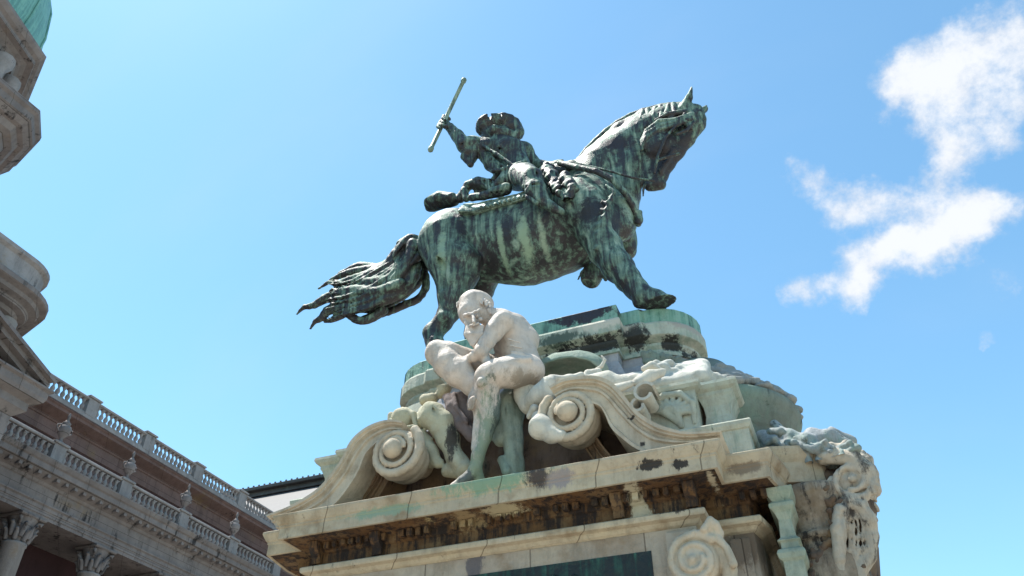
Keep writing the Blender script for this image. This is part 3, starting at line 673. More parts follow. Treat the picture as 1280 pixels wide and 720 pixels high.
# columns with Corinthian capitals
def col_meshes():
    m=MB(); m.lathe((0,0,0),[(.46,0),(.46,.2),(.40,.3),(.37,.4),(.37,3),(.33,10.4),(.36,10.42),(.36,10.48),(.32,10.5)],seg=24)
    c=MB(); c.lathe((0,0,0),[(.30,10.48),(.30,10.7),(.33,11.0),(.42,11.22)],seg=20)
    for ring,(n,z0,h,r,o) in enumerate(((8,10.5,.34,.33,0),(8,10.62,.42,.35,.39))):
        for i in range(n):
            a=o+i*2*math.pi/n; 
            pts=[((r+dr)*math.cos(a),(r+dr)*math.sin(a),z0+dz*h) for dr,dz in ((0,0),(.03,.4),(.07,.75),(.15,.95),(.19,.86))]
            c.tube(pts,[.06,.085,.075,.05,.025],6)
    for i in range(4):
        a=math.pi/4+i*math.pi/2; c.tube([(.33*math.cos(a),.33*math.sin(a),10.95),(.45*math.cos(a),.45*math.sin(a),11.15),(.55*math.cos(a),.55*math.sin(a),11.14),(.52*math.cos(a),.52*math.sin(a),11.05)],[.04,.055,.06,.03],6)
    c.box(-.46,.46,-.46,.46,11.22,11.318,.03)
    return m.mesh('column'),c.mesh('capital')
cm,km=col_meshes(); cm.materials.append(m_pal2); km.materials.append(m_pal)
for i in range(7):
    o=bpy.data.objects.new('column',cm); COL.objects.link(o); o.parent=pal; o.location=Vector((-22.75,13.6+2.95*i,0))-wloc(pal)
    q=bpy.data.objects.new('capital',km); COL.objects.link(q); q.parent=o; q.location=(0,0,0)

# ------------------------------------------------------------ corner pavilion with pediment
pav=thing('palace_pavilion',(-22,8,0),'projecting grey stone palace pavilion with rounded corner cornice','pavilion')
pth=[(-18.55,-6),(-18.55,10.9)]+[(-19.45+.9*math.cos(t),10.95+1.0*math.sin(t)) for t in np.linspace(0.1,math.pi/2-.2,7)]+[(-20.6,12.35),(-23.5,12.6)]
def sw(name,mat,prof,p=pth,parent=pav,label=None):
    m=MB(); m.sweep(p,prof,closed=False); return m.build(name,mat,parent,label)
sw('parapet',m_pal2,[(-.12,15.02),(-.05,15.10),(-.05,15.72),(.0,15.76),(.05,15.80),(.05,15.92),(-.6,15.94)])
sw('cornice',m_pal,[(-.6,14.28),(-.35,14.33),(-.28,14.42),(-.1,14.46),(-.05,14.55),(.12,14.62),(.16,14.72),(.30,14.78),(.33,14.80),(.33,14.93),(.28,14.98),(-.1,15.05)])
pth2=[(-19.1,-6),(-19.1,11.3),(-19.9,11.9),(-24,12.0)]
sw('wall',m_pal,[(0,0),(0,13.6),(.06,13.65),(.06,13.8),(0,13.85),(0,14.3)],pth2)
m=MB()
for yy,xx in ((10.4,-19.0),(11.35,-19.35),(7.4,-19.0)): m.lathe((xx,yy,0),[(.26,10),(.24,13.5),(.30,13.55),(.30,13.9),(.36,14.0),(.36,14.32)],seg=14)
m.build('column',m_pal2,pav)
# pediment in front
m=MB(); tip=(12.25,12.43); a=np.array([tip[0],tip[1]]); dr=np.array([-1.5,.57]); dr/=np.linalg.norm(dr); nn=np.array([-dr[1],dr[0]])*-1
q=a+dr*9
def rk(t0,t1,x0,x1): m.prism([tuple(a-nn*0+nn*t0),tuple(a+nn*t1),tuple(q+nn*t1),tuple(q+nn*t0)],x0,x1,'x')
nn=np.array([dr[1],-dr[0]]); nn=nn if nn[1]>0 else -nn
rk(0,.12,-19,-17.85); rk(.125,.22,-19,-17.7); rk(-.12,-.004,-19,-18.05)
m.build('raking_cornice',m_pal,pav)
m=MB(); m.prism([(3,12.3),(12.0,12.3),(12.05,12.42),(3,15.8)],-19,-18.3,'x'); m.build('tympanum',m_dark,pav)
m=MB(); m.sweep([(-18.2,0),(-18.2,12.05),(-23,12.05)],[(-.6,10.6),(-.1,10.62),(-.1,11.5),(0,11.6),(.1,11.7),(.1,11.9),(.3,12.0),(.34,12.1),(.34,12.28),(.42,12.33),(.42,12.38),(-.5,12.40)],closed=False); m.build('entablature',m_pal,pav)
m=MB()
for yy in (11.5,8.6): m.lathe((-18.6,yy,0),[(.4,0),(.36,9.6),(.40,9.65),(.33,9.7),(.36,10.1),(.5,10.5),(.5,10.62)],seg=18)
m.build('portico_column',m_pal2,pav)

# ------------------------------------------------------------ domed tower
tow=thing('palace_dome_tower',(-26,7.3,0),'grey stone palace tower with green copper dome at the upper left','tower')
m=MB(); m.lathe((-26,7.3,0),[(4.10,26.2),(4.17,27.0),(4.15,28.0),(3.9,29.4),(3.3,31.0),(2.2,32.4),(1.0,33.2),(0,33.4)],seg=48); dm=m.build('dome',m_copper,tow)
m=MB()
for i in range(16):
    a=i*math.pi/8+.1; pts=[(-26+r*math.cos(a),7.3+r*math.sin(a),z) for r,z in ((4.12,26.3),(4.19,27),(4.17,28),(3.92,29.4),(3.3,31),(2.2,32.5))]; m.tube(pts,[.05]*6,6)
m.build('dome_rib',m_copper,dm)
octp=lambda r,rot: [(-26+r*math.cos(rot+i*math.pi/4),7.3+r*math.sin(rot+i*math.pi/4)) for i in range(8)]
R0=rad(38)
m=MB(); m.sweep(octp(4.12,R0),[(-.6,24.9),(.0,25.0),(.05,25.2),(.15,25.3),(.3,25.4),(.5,25.45),(.5,25.62),(.62,25.7),(.72,25.85),(.72,25.98),(.3,26.05),(.3,26.25),(-.2,26.3)]); m.build('upper_cornice',m_pal,tow)
m=MB(); m.sweep(octp(3.9,R0),[(0,21.8),(0,22.6),(.1,22.7),(0,22.8),(0,24.4),(.08,24.5),(.08,24.9),(0,25.0)])
for i in range(8):
    a=R0+i*math.pi/4; 
    for da in (-.12,.12): m.lathe((-26+4.05*math.cos(a+da),7.3+4.05*math.sin(a+da),0),[(.3,22.4),(.3,22.8),(.22,22.9),(.2,24.3),(.34,24.6),(.34,24.9)],seg=10)
m.build('drum',m_pal2,tow)
lp=[(-21.35,2),(-20.85,9.95),(-21.5,10.6),(-23.0,11.1),(-31,11.2),(-31,2)]
m=MB(); m.sweep(lp,[(-.5,20.7),(-.35,20.8),(-.3,21.0),(-.1,21.1),(0,21.3),(.15,21.35),(.3,21.5),(.36,21.55),(.36,21.8),(.46,21.9),(.46,22.05),(-.3,22.1)]); m.build('lower_cornice',m_pal,tow)
m=MB(); m.sweep([(-22.2,2),(-22.2,9.3),(-31,9.6),(-31,2)],[(0,0),(0,19.8),(.15,19.9),(.1,20.2),(.1,20.75)])
m.build('tower_wall',m_pal,tow)
# ------------------------------------------------------------ far roof
rw=thing('rear_roofed_wing',(-30,42,0),'far palace wing whose pale slate roof shows behind the pedestal','building')
mr,n,b_,pos,g=newmat('pale_slates')
bk=n.new('ShaderNodeTexBrick'); n.c(n.mapv(pos,(1,0,1)),bk.inputs['Vector']); n.l.clear if False else None
sp=n.new('ShaderNodeSeparateXYZ'); n.c(pos,sp.inputs[0]); cb=n.new('ShaderNodeCombineXYZ'); n.c(sp.outputs[0],cb.inputs[0]); n.c(sp.outputs[2],cb.inputs[1]); n.c(cb.outputs[0],bk.inputs['Vector'])
bk.inputs['Scale'].default_value=1; bk.inputs['Brick Width'].default_value=.35; bk.inputs['Row Height'].default_value=.2; bk.inputs['Mortar Size'].default_value=.012
bk.inputs['Color1'].default_value=(.062,.062,.066,1); bk.inputs['Color2'].default_value=(.053,.053,.057,1); bk.inputs['Mortar'].default_value=(.042,.041,.044,1)
n.c(bk.outputs[0],b_.inputs['Base Color']); b_.inputs['Roughness'].default_value=.7
m_slate=stone('dark_roof_sheet',(.09,.085,.085),(.06,.06,.06),black=.2,green=.3,brown=0,seed=1)
m=MB(); m.prism([(36.4,20.1),(40.2,23.30),(41,23.4),(48,23.4),(51,20.1)],-60,-14,'x'); m.build('roof',mr,rw)
m=MB(); m.prism([(40.15,23.38),(40.25,23.75),(48,23.75),(48,23.42)],-60,-14,'x'); m.build('roof_upper_slope',m_slate,rw)
m=MB(); m.box(-60,-14,39.9,40.3,23.72,23.95,.03)
x=-58
while x<-15: m.box(x,x+.10,39.98,40.05,23.96,24.08,.01); x+=.42
m.build('ridge_crest',m_slate,rw)
m=MB(); m.box(-60,-14,37.2,50.2,0,20.0); m.build('wall',m_pal,rw)
# ------------------------------------------------------------ equestrian statue
m_br=bronze('horse_bronze',amt=.58,seed=2.4,spots=[(PY(740,265,9.7),(.35,.9,.35),(.02,.019,.021),.5),(PY(600,320,9.7),(.20,.9,.5),(.02,.018,.021),.5),(PY(630,280,9.7),(.12,.9,.5),(.02,.018,.021),.5),(PY(838,190,10.2),(.60,.9,.62),(.022,.017,.02),.35),
  (PY(772,180,10.2),(.40,.5,.22),(.022,.017,.022),.5),(PY(658,340,9.8),(.7,.9,.22),(.17,.26,.14),.6),(PY(650,290,9.7),(.12,.9,.6),(.24,.33,.23),.6),(PY(620,300,9.7),(.07,.9,.6),(.24,.33,.23),.6),(PY(672,290,9.7),(.07,.9,.5),(.26,.34,.25),.6),(PY(556,320,9.7),(.10,.9,.5),(.22,.31,.22),.6),(PY(787,245,10),(.16,.9,.5),(.24,.33,.26),.6),(PY(760,165,10.2),(.5,.9,.14),(.33,.38,.33),.6),(PY(575,285,9.7),(.10,.9,.3),(.02,.018,.02),.5),(PY(540,285,9.9),(.25,.9,.3),(.30,.36,.30),.7),(PY(700,315,9.7),(.3,.9,.2),(.02,.018,.02),.5)])  # pale neck crest spot paints its sunlit highlight; the others vary the patina
m_br2=bronze('rider_bronze',amt=.48,seed=5.5)
m_br3=bronze('tail_bronze',amt=.42,seed=8.8)
m_cloth=bronze('saddle_cloth_bronze',dark=(.05,.075,.06),green=(.16,.23,.18),pale=(.30,.37,.29),amt=.85,seed=4.2)
eq=thing('equestrian_statue',(CX,YC,8.79),'green and black weathered bronze horse with rider raising a baton, on the pedestal top','statue')
H=.03
def hf(lo,hi,h=H): return Field(lo,hi,h)
F=hf((-6.9,9.1,8.7),(.1,11.9,14.2),.028)
# torso
F.chain([(566,303,0,42),(590,306,0,44),(620,303,0,49),(660,301,0,56),(700,287,0,56),(738,266,0,50)],YC,.25,sy=.82)
F.chain([(738,264,0,48),(760,262,0,36)],YC,.2,sy=.9)
F.chain([(562,296,-.38,34)],YC,.3); F.chain([(562,296,.38,34)],YC,.3)      # croup halves
F.chain([(722,262,-.42,34),(748,282,-.44,29)],YC,.22); F.chain([(735,262,.40,32),(758,278,.42,28)],YC,.22)
F.chain([(772,262,-.24,20),(776,285,-.22,17)],YC,.14); F.chain([(778,262,.2,18),(780,285,.2,15)],YC,.14)   # breast muscles
F.chain([(690,222,0,16),(715,216,0,16)],YC,.3)
BODY=F.d.copy()
# saddle cloth as an offset shell of the body
C2=Field((-6.9,9.1,8.7),(.1,11.9,14.2),.028); C2.d=BODY-.06
X=C2.ax[0][:,None,None]; Y=C2.ax[1][None,:,None]; Z=C2.ax[2][None,None,:]
pa=PY(577,272,9.85); pb=PY(664,249,9.85); sl_=(pb[2]-pa[2])/(pb[0]-pa[0])
lim=np.maximum(np.maximum(pa[0]-X,X-pb[0]-.15),(pa[2]+sl_*(X-pa[0]))-Z)
shell=np.maximum(np.maximum(C2.d,-(BODY+.02)),lim+0*C2.d)
C2.d=shell.astype(np.float32); C2.d[-1]=1;C2.d[0]=1
CLOTH=C2
# neck (arched) and head
F.chain([(735,235,0,38),(756,206,0,33),(778,184,0,27),(803,166,0,24),(828,152,0,20),(848,144,0,17)],YC,.12,sy=.72)
F.chain([(745,192,0,14),(775,163,0,12),(803,146,0,10),(828,139,0,10),(850,137,0,11)],YC,.08,sy=.7)
F.chain([(775,240,0,27),(785,212,0,22),(796,190,0,18)],YC,.16,sy=.8)
F.chain([(858,147,0,18),(866,156,0,15.5),(855,172,0,15),(842,190,0,13.5),(831,206,0,12.5),(823,220,0,12),(817,228,0,11)],YC,.05,sy=.75)
F.chain([(866,142,0,13),(873,150,0,10.5)],YC,.05,sy=.9)
F.chain([(824,181,-.13,22)],YC,.07,sy=.6); F.chain([(824,181,.13,22)],YC,.07,sy=.6); F.chain([(812,205,0,13),(814,222,0,12)],YC,.06,sy=.8)
F.chain([(815,196,0,12),(808,214,0,9),(806,226,0,8)],YC,.06,sy=.8)
F.chain([(812,232,0,7),(824,230,0,8)],YC,.04,sy=1)
F.chain([(842,187,-.16,4),(826,214,-.14,3)],YC,.05)   # facial crest
for s_ in (-1,1):
    F.chain([(862,158,.20*s_,5)],YC,.03); F.chain([(864,153,.19*s_,3),(857,155,.21*s_,2.5)],YC,.02)
    F.chain([(829,222,.11*s_,3)],YC,.02,sub=True)
F.chain([(812,224,-.14,1.6),(824,221,-.16,1.6)],YC,.015,sub=True)
F.chain([(855,136,-.12,7.5),(861,122,-.14,5.5),(865,109,-.13,1.2)],YC,.03); F.chain([(861,128,-.17,2.5),(864,117,-.18,1)],YC,.015,sub=True)
F.chain([(873,142,.14,6),(881,137,.2,3.5),(883.5,131,.22,1)],YC,.03)
for o in (0,5,10): F.chain([(866,142+o*.6,-.2,2.6),(846,150+o*.7,-.29,2.8),(824,152+o,-.31,3),(808,163+o,-.30,2.8),(802,178+o,-.26,2)],YC,.02)
for k in range(7): F.chain([(758-2*k,232+10*k,-.80-.01*k,2.2),(768-3*k,240+10*k,-.80,2.4),(760-3*k,252+10*k,-.85,2)],YC,.03)
# near fore leg, planted
F.chain([(738,262,-.44,28),(746,290,-.50,23),(757,312,-.55,21.5),(772,334,-.62,18),(785,349,-.66,16)],YC,.09)
F.chain([(785,349,-.66,16),(796,361,-.68,14.5),(806,371,-.70,14.5)],YC,.06); F.chain([(788,352,-.70,14)],YC,.05)
F.chain([(806,371,-.70,14),(820,376,-.72,15)],YC,.05); F.chain([(800,378,-.70,9)],YC,.04)
F.chain([(822,380,-.74,14),(836,386,-.76,16.5),(842,393,-.76,18)],YC,.03)
F.chain([(741,300,-.45,15),(748,318,-.5,8)],YC,.08)
# far fore leg, lifted and bent
F.chain([(768,280,.42,26),(778,300,.5,17),(783,312,.55,13)],YC,.1); F.chain([(783,312,.55,12),(768,322,.55,9.5),(756,329,.52,8.5)],YC,.05)
F.chain([(756,329,.52,8.5),(750,334,.5,9.5),(743,341,.45,13),(739,347,.42,14.5)],YC,.03); F.chain([(732,360,.38,12)],YC,.015,sub=True)
F.chain([(734,334,.3,3),(727,340,.2,2.5),(723,349,.2,2)],YC,.015); F.chain([(752,338,.4,5),(757,350,.4,3)],YC,.02)
# near hind leg
F.chain([(560,305,-.42,38),(568,333,-.5,30),(568,354,-.52,22),(565,373,-.52,17),(562,388,-.52,15)],YC,.12)
F.chain([(557,397,-.60,10.5)],YC,.04)
F.chain([(562,388,-.52,14),(553,404,-.52,12.5),(543,417,-.52,12)],YC,.05); F.chain([(541,417,-.52,12.5),(545,430,-.54,12),(548,442,-.55,15),(550,449,-.55,17)],YC,.05)
F.chain([(583,330,-.5,20),(588,345,-.45,12)],YC,.12)
# far hind leg
F.chain([(595,322,.40,32),(604,345,.45,20),(602,362,.5,14),(594,378,.52,12)],YC,.12); F.chain([(594,378,.52,11),(590,398,.52,10),(590,416,.52,10),(594,428,.52,14)],YC,.05)
# creases and muscle cuts
for q in ([(592,300,-.92,3),(597,330,-.9,3),(592,350,-.8,3)],[(706,250,-.98,3),(716,285,-1.0,3),(735,312,-.95,3)],[(752,238,-.8,3),(768,262,-.7,3),(768,290,-.6,3)],[(545,300,-.85,3),(553,335,-.85,3),(556,360,-.75,2.5)],[(764,205,-.42,3),(780,205,-.36,3),(790,225,-.34,3)]): F.chain(q,YC,.07,sub=True)
F.noise(.018,.33,11); F.noise(.010,.11,12)
for i in range(9): F.d[:, :, i]=np.where(F.ax[2][i]<8.79,1,F.d[:,:,i])
horse=F.build('horse',m_br,eq,label='bronze horse with one forehoof lifted and head tucked in')
CLOTH.noise(.006,.10,4); cl_=CLOTH.build('saddle_cloth',m_cloth,horse)
C3=Field((-6.9,9.1,8.7),(.1,11.9,14.2),.028)
zb=(Z-(pa[2]+sl_*(X-pa[0])))
band=np.minimum(np.abs(zb-.07)-.06,np.abs(zb-.36)-.035); band=np.minimum(band,np.abs(X-pa[0]-.09)-.07)
band=np.maximum(band,lim); band=np.maximum(band,.0-zb)
C3.d=np.maximum(np.maximum(BODY-.085,-(BODY-.02)),band).astype(np.float32)
for i in range(14):
    t=i/13; C3.chain([(584+76*t,264-20*t,-.66-.2*t,2.6)],YC,.02)
C3.noise(.012,.06,3)
C3.build('embroidered_border',m_cloth,cl_)
# mane: flat plaited locks along the crest and forelock
F=Field((-4.0,9.9,10.6),(.2,11.1,14.2),.02)
crest=[(716,206),(724,196),(734,183),(745,172),(758,160),(772,150),(788,141),(804,135),(820,131),(836,128),(850,127)]
for i in range(len(crest)-1):
    (a,b_),(c,d)=crest[i],crest[i+1]
    F.chain([(a,b_+4,-.03,4),(c,d+4,-.03,4)],YC,.02)
    if i>6:
        F.chain([(a,b_+5,-.12,4.2),(a-3,b_+14,-.22,3.4),(a+3,b_+22,-.25,2)],YC,.015)
        F.chain([(a+6,b_+3,-.12,4),(a+7,b_+14,-.22,3.2),(a+2,b_+24,-.25,1.8)],YC,.015)
F.chain([(868,137,0,7),(876,142,-.04,5),(880,149,-.06,2.5)],YC,.02); F.chain([(870,140,-.1,5),(862,150,-.22,4),(848,152,-.27,2)],YC,.02)
F.chain([(866,140,-.1,4),(850,141,-.22,4),(834,143,-.28,3),(820,150,-.3,2)],YC,.02)
F.build('mane',m_br2,horse)
# bridle and breast straps, reins
F=Field((-4.3,9.3,9.8),(.2,11.7,13.9),.02)
F.chain([(856,142,-.26,2),(846,156,-.30,2),(832,172,-.33,2),(822,196,-.3,2),(818,216,-.22,2)],YC,.01)
F.chain([(849,192,-.23,2),(838,195,-.27,2),(824,200,-.28,2)],YC,.01); F.chain([(868,152,-.22,2),(858,163,-.28,2),(846,168,-.3,2)],YC,.01)
F.chain([(806,231,-.16,2),(804,238,-.16,1.6),(804,245,-.14,1.2)],YC,.01)
F.chain([(818,226,-.2,1.6),(790,222,-.38,1.6),(755,212,-.5,1.6),(715,203,-.45,1.8),(697,203,-.3,2)],YC,.01)
F.chain([(700,204,-.42,4),(722,209,-.62,4),(745,214,-.70,4),(765,224,-.66,4),(780,240,-.56,4),(790,256,-.38,4),(796,272,-.2,4),(798,280,.1,4)],YC,.02)
F.chain([(797,268,-.2,6),(799,276,-.2,5)],YC,.02)
for i in range(12): P=PY(797+rng.uniform(-2,4),264+i*1.4,YC-.2); F.ell(P,(.05,.05,.04),k=.01)
F.build('bridle',m_br2,horse)
# tail
F=Field((-9.2,9.4,8.9),(-5.3,11.7,12.0),.026)
core=[(524,305,0,14),(510,318,0,20),(505,335,0,24),(490,352,0,28),(465,366,0,27),(440,374,0,20),(425,380,0,13)]
F.chain([(a,b,c,d*.93) for a,b,c,d in core],YC,.12,sy=.8)
def lock(pts,r0,r1,dy0,dy1):
    n=len(pts); P=resample(pts,14); F.chain([(P[i][0],P[i][1],dy0+(dy1-dy0)*i/13,(r0+(r1-r0)*(i/13)**1.3)) for i in range(14)],YC,.025,sy=.9)
lock([(520,298),(500,312),(486,330),(470,336),(450,338),(432,342),(415,350),(398,361)],9,1.8,-.2,-.1)
lock([(515,300),(494,320),(480,338),(455,345),(435,350),(420,356)],9,4,-.3,-.2)
lock([(470,335),(450,333),(436,338),(424,343)],6,3,0,0)
lock([(450,365),(425,368),(405,374),(392,382),(380,384),(371,393)],9.5,1.6,-.1,-.1)
lock([(445,380),(425,385),(410,388),(402,398),(394,402),(388,411)],9.5,1.6,0,0)
lock([(440,385),(420,398),(406,402)],6,2,.1,.1)
lock([(430,385),(440,397),(455,401),(468,396),(480,388)],4,6,-.2,-.1)
lock([(532,345),(532,360),(522,374),(508,380),(490,388),(470,394),(455,399)],5,5,.1,.1)
lock([(524,300),(528,325),(520,350),(500,370),(480,382)],12,6,.1,.1)
lock([(516,305),(512,325),(500,345),(478,352),(455,352)],8,5,-.42,-.3)
lock([(512,298),(502,308),(495,322),(498,338),(490,350)],6,3,-.40,-.42)
lock([(515,315),(518,340),(505,362),(480,375),(455,378),(430,372)],9,5,-.25,-.25)
lock([(500,355),(470,365),(440,362),(420,366)],8,5,-.38,-.25)
for q in ([(505,330,-.5,2),(480,352,-.55,2.5),(445,358,-.42,2)],[(515,345,-.42,2),(490,368,-.5,2.5),(455,374,-.45,2)],[(505,308,-.4,2),(490,328,-.45,2.5),(460,340,-.38,2)],[(522,320,-.3,2),(515,345,-.35,2)]): F.chain(q,YC,.05,sub=True)
for i in range(95):
    t=rng.uniform(-1,1); u=rng.uniform(0,.4)
    pts=[(521-6*t+rng.uniform(-2,2),306+8*t),(508-4*t,324+16*t),(488,346+23*t),(462,362+25*t),(438+rng.uniform(-4,4),371+21*t),(418+rng.uniform(-12,12),375+24*t+rng.uniform(-4,4))]
    lock(pts,rng.uniform(1.5,2.6),.9,-.46+u*.25+.14*t*t,-.34+u*.4)
F.noise(.010,.16,7,stretch=(2,1,1)); F.noise(.006,.05,8)
tl=F.build('tail',m_br3,horse,label='windblown bronze tail ending in curling locks')
F=Field((-7.2,9.5,10.0),(-5.2,11.2,12.2),.022)
F.chain([(519,297,0,6),(513,294,-.1,5)],YC,.02); F.chain([(512,296,-.2,4),(500,305,-.3,5)],YC,.02); F.chain([(517,302,-.3,5),(522,322,-.35,5),(514,330,-.4,3)],YC,.02)
F.build('tail_bow',m_br2,tl)
# ---- rider
F=Field((-6.0,8.9,10.8),(-2.3,11.6,15.0),.02)
F.chain([(650,220,0,20),(643,206,0,18),(635,193,-.03,22),(628,183,-.02,17)],YC,.08,sy=.95)
F.chain([(607,186,-.30,13.5),(628,184,0,14),(655,190,.28,13)],YC,.08)
F.chain([(626,174,0,11),(624,166,0,12)],YC,.04)
F.chain([(625,174,-.05,14)],YC,.03,sy=1.1); F.chain([(606,196,-.3,8),(614,206,-.3,8),(626,214,-.3,9)],YC,.06)
# right arm raised to the back
F.chain([(605,185,-.30,13),(590,182,-.42,12),(581,182,-.50,10)],YC,.05); F.chain([(581,182,-.50,10),(572,170,-.52,8),(562,159,-.55,6)],YC,.04)
F.chain([(592,190,-.42,8),(584,190,-.45,7),(578,180,-.5,6)],YC,.04); F.chain([(580,196,-.45,5),(588,205,-.42,4),(592,196,-.4,6)],YC,.03)
hx,hy=556,153
F.chain([(562,159,-.55,5),(557,154,-.56,5.2)],YC,.03,sy=.7)
for i,(a,b_) in enumerate(((559,146),(557,149.5),(554.5,153),(552.5,156.5))):
    F.chain([(a+3,b_+3,-.50,2.2),(a,b_,-.55,2.3),(a-4,b_-1,-.62,2.2),(a-5.5,b_+2,-.66,2.1),(a-2.5,b_+4,-.68,1.9)],YC,.006)
F.chain([(562,156,-.6,2.6),(558,158,-.66,2.4),(553,156,-.69,2.0)],YC,.006)
# left arm to the reins
F.chain([(652,190,.28,12),(668,207,.42,10)],YC,.05); F.chain([(668,207,.42,9),(688,209,.2,7),(696,206,.0,5.5)],YC,.04)
for i in range(4): F.chain([(696,204+2.6*i,.0,2.4),(701,203+2.6*i,-.03,2.3),(702,206+2.6*i,-.10,2.1)],YC,.006)
F.chain([(697,202,-.05,2.5),(703,201,-.08,2.1)],YC,.006)
# seat and near leg, far leg
F.chain([(646,222,-.2,17),(656,221,-.55,17),(665,223,-.92,14.5)],YC,.07)
F.chain([(665,226,-.92,14),(670,238,-.98,13),(678,251,-1.0,9.5)],YC,.05); F.chain([(679,252,-1.0,8),(690,259,-1.0,6.5),(702,265,-.98,4.5)],YC,.04)
F.chain([(650,222,.2,15),(672,226,.8,13)],YC,.06); F.chain([(672,228,.85,11),(688,255,.9,8),(704,262,.9,5)],YC,.05)
# coat skirts
F.chain([(640,215,-.3,11),(628,228,-.45,8),(615,236,-.45,5)],YC,.05); F.chain([(635,218,-.1,10),(620,226,-.2,7)],YC,.05); F.chain([(648,213,-.35,10),(652,226,-.5,8)],YC,.05)
for q in ([(640,206,-.35,1.6),(630,222,-.5,1.6)],[(632,196,-.42,1.6),(622,182,-.3,1.6)],[(655,214,-.5,1.6),(650,228,-.7,1.6)],[(618,196,-.4,1.5),(628,214,-.4,1.5)],[(655,235,-1.1,2),(678,229,-1.15,2)]): F.chain(q,YC,.025,sub=True)
for q in ([(614,200,-.42,1.4),(622,190,-.46,1.4),(630,178,-.38,1.4)],[(626,208,-.42,1.4),(636,194,-.46,1.4),(644,182,-.36,1.4)],[(640,210,-.40,1.4),(650,198,-.38,1.4),(655,186,-.2,1.4)],[(588,190,-.56,1.3),(594,178,-.56,1.3)],[(583,176,-.62,1.2),(576,182,-.62,1.2)],[(598,176,-.52,1.3),(602,192,-.52,1.3)],[(650,214,-.75,1.4),(660,232,-.95,1.4)],[(668,212,-1.0,1.4),(676,226,-1.15,1.4)]): F.chain(q,YC,.02,sub=True)
F.chain([(616,214,-.44,3),(630,212,-.50,3),(646,206,-.48,3),(656,202,-.36,3)],YC,.012)
F.chain([(600,180,-.46,2.4),(620,192,-.50,2.4),(640,206,-.50,2.4)],YC,.01)
F.noise(.007,.10,3); F.noise(.004,.05,4)
rider=F.build('rider',m_br2,eq,label='bronze rider seen from behind and below, right arm raised backwards')
F=Field((-5.2,9.6,12.9),(-3.6,11.4,14.8),.018)
P=PY(624,158,YC); 
def rotm(ax,ay):
    return np.array(Matrix.Rotation(ax,3,'X')@Matrix.Rotation(ay,3,'Y'))
F.chain([(607,160,-.15,12),(616,156,-.1,16.5),(632,157,0,16.5),(642,163,.05,13)],YC,.05,sy=1.2); F.chain([(612,166,-.15,10),(628,170,-.1,11),(642,170,0,8)],YC,.04); F.chain([(620,166,-.2,10),(638,170,-.1,8)],YC,.04,sy=1.2)
F.chain([(606,152,-.2,7),(618,147,-.1,8),(634,149,0,9)],YC,.03)
F.chain([(641,155,-.05,9),(649,166,-.05,6),(640,174,-.1,5)],YC,.03)
for q in ([(612,142,-.35,2),(610,156,-.45,2),(618,170,-.45,2)],[(626,140,-.3,2),(628,156,-.42,2),(634,170,-.40,2)],[(600,160,-.4,1.6),(614,162,-.5,2),(626,158,-.45,1.6)],[(637,145,-.3,2),(638,158,-.35,2)]): F.chain(q,YC,.03,sub=True)
F.noise(.02,.12,9); F.noise(.008,.05,3); F.build('plumed_hat',m_br3,rider)
m=MB(); A=PY(537,189.5,YC-.6); B=PY(581,98,YC-.6); u=(B-A)
m.tube([A,A+u*.015,A+u*.05,A+u*.055,A+u*.945,A+u*.95,A+u*.985,B],[.03,.058,.058,.042,.042,.058,.058,.03],14)
m.build('baton',m_cloth,rider)
F=Field((-4.6,9.2,12.0),(-3.6,10.8,13.9),.016)
F.chain([(604,192,-.42,3),(601,178,-.40,3),(606,170,-.3,3),(620,172,-.35,3),(640,176,-.2,3)],YC,.02)
F.build('lace_collar',m_cloth,rider)
# boot top cuff
F=Field((-4.0,8.8,11.0),(-2.8,10.3,12.8),.018)
F.chain([(656,233,-1.0,4),(668,229,-1.06,4),(678,231,-1.0,4)],YC,.03); F.chain([(660,246,-1.0,4),(672,254,-1.05,3.5),(684,250,-1.05,3)],YC,.02); F.chain([(692,262,-1.05,3),(690,268,-1.02,2.5)],YC,.02)
for i in range(7): F.chain([(689+3*math.cos(i),262+3*math.sin(i),-1.12,1.6)],YC,.01)
F.build('boot_cuff',m_br3,rider)
# rolled cloak and holsters behind and before the saddle
F=Field((-6.4,9.2,10.8),(-2.2,11.8,13.0),.022)
F.chain([(540,254,-.10,9.5),(552,250,-.2,10),(566,249,-.28,8)],YC,.03,sy=1.3); F.chain([(535,259,-.05,5),(534,247,.05,5)],YC,.03,sy=1.5)
sl9,(X9,Y9,Z9)=F.region((-7,9,10),(-5,12,13)); P9=PY(532.5,255,YC-.1); F.d[sl9]=np.maximum(F.d[sl9],(P9[0]-X9)+0*Y9+(Z9-P9[2])*.12)
F.chain([(566,244,-.45,2),(568,256,-.45,2)],YC,.015,sub=True)
F.chain([(575,248,-.3,6),(585,232,-.35,6),(598,228,-.4,7),(612,230,-.45,7),(618,238,-.5,6)],YC,.03)
F.chain([(590,247,-.45,5),(604,245,-.5,5.5),(620,240,-.55,7),(632,236,-.55,8)],YC,.03); F.chain([(583,248,-.4,5),(580,238,-.4,5)],YC,.03)
F.chain([(600,240,-.2,8),(625,238,-.2,9)],YC,.05)
for i in range(6): F.chain([(592+7*i,226,-.5,1.5),(597+6*i,243,-.62,1.5)],YC,.02,sub=True)
F.noise(.010,.12,5); F.build('rolled_cloak',m_br2,eq)
F=Field((-3.7,9.3,11.2),(-2.0,11.6,13.0),.022)
F.chain([(684,212,-.3,9),(690,222,-.6,9),(696,238,-.8,8)],YC,.04); F.chain([(700,206,0,8),(704,198,.1,5)],YC,.04); F.chain([(712,207,-.3,7),(724,210,-.35,5)],YC,.03)
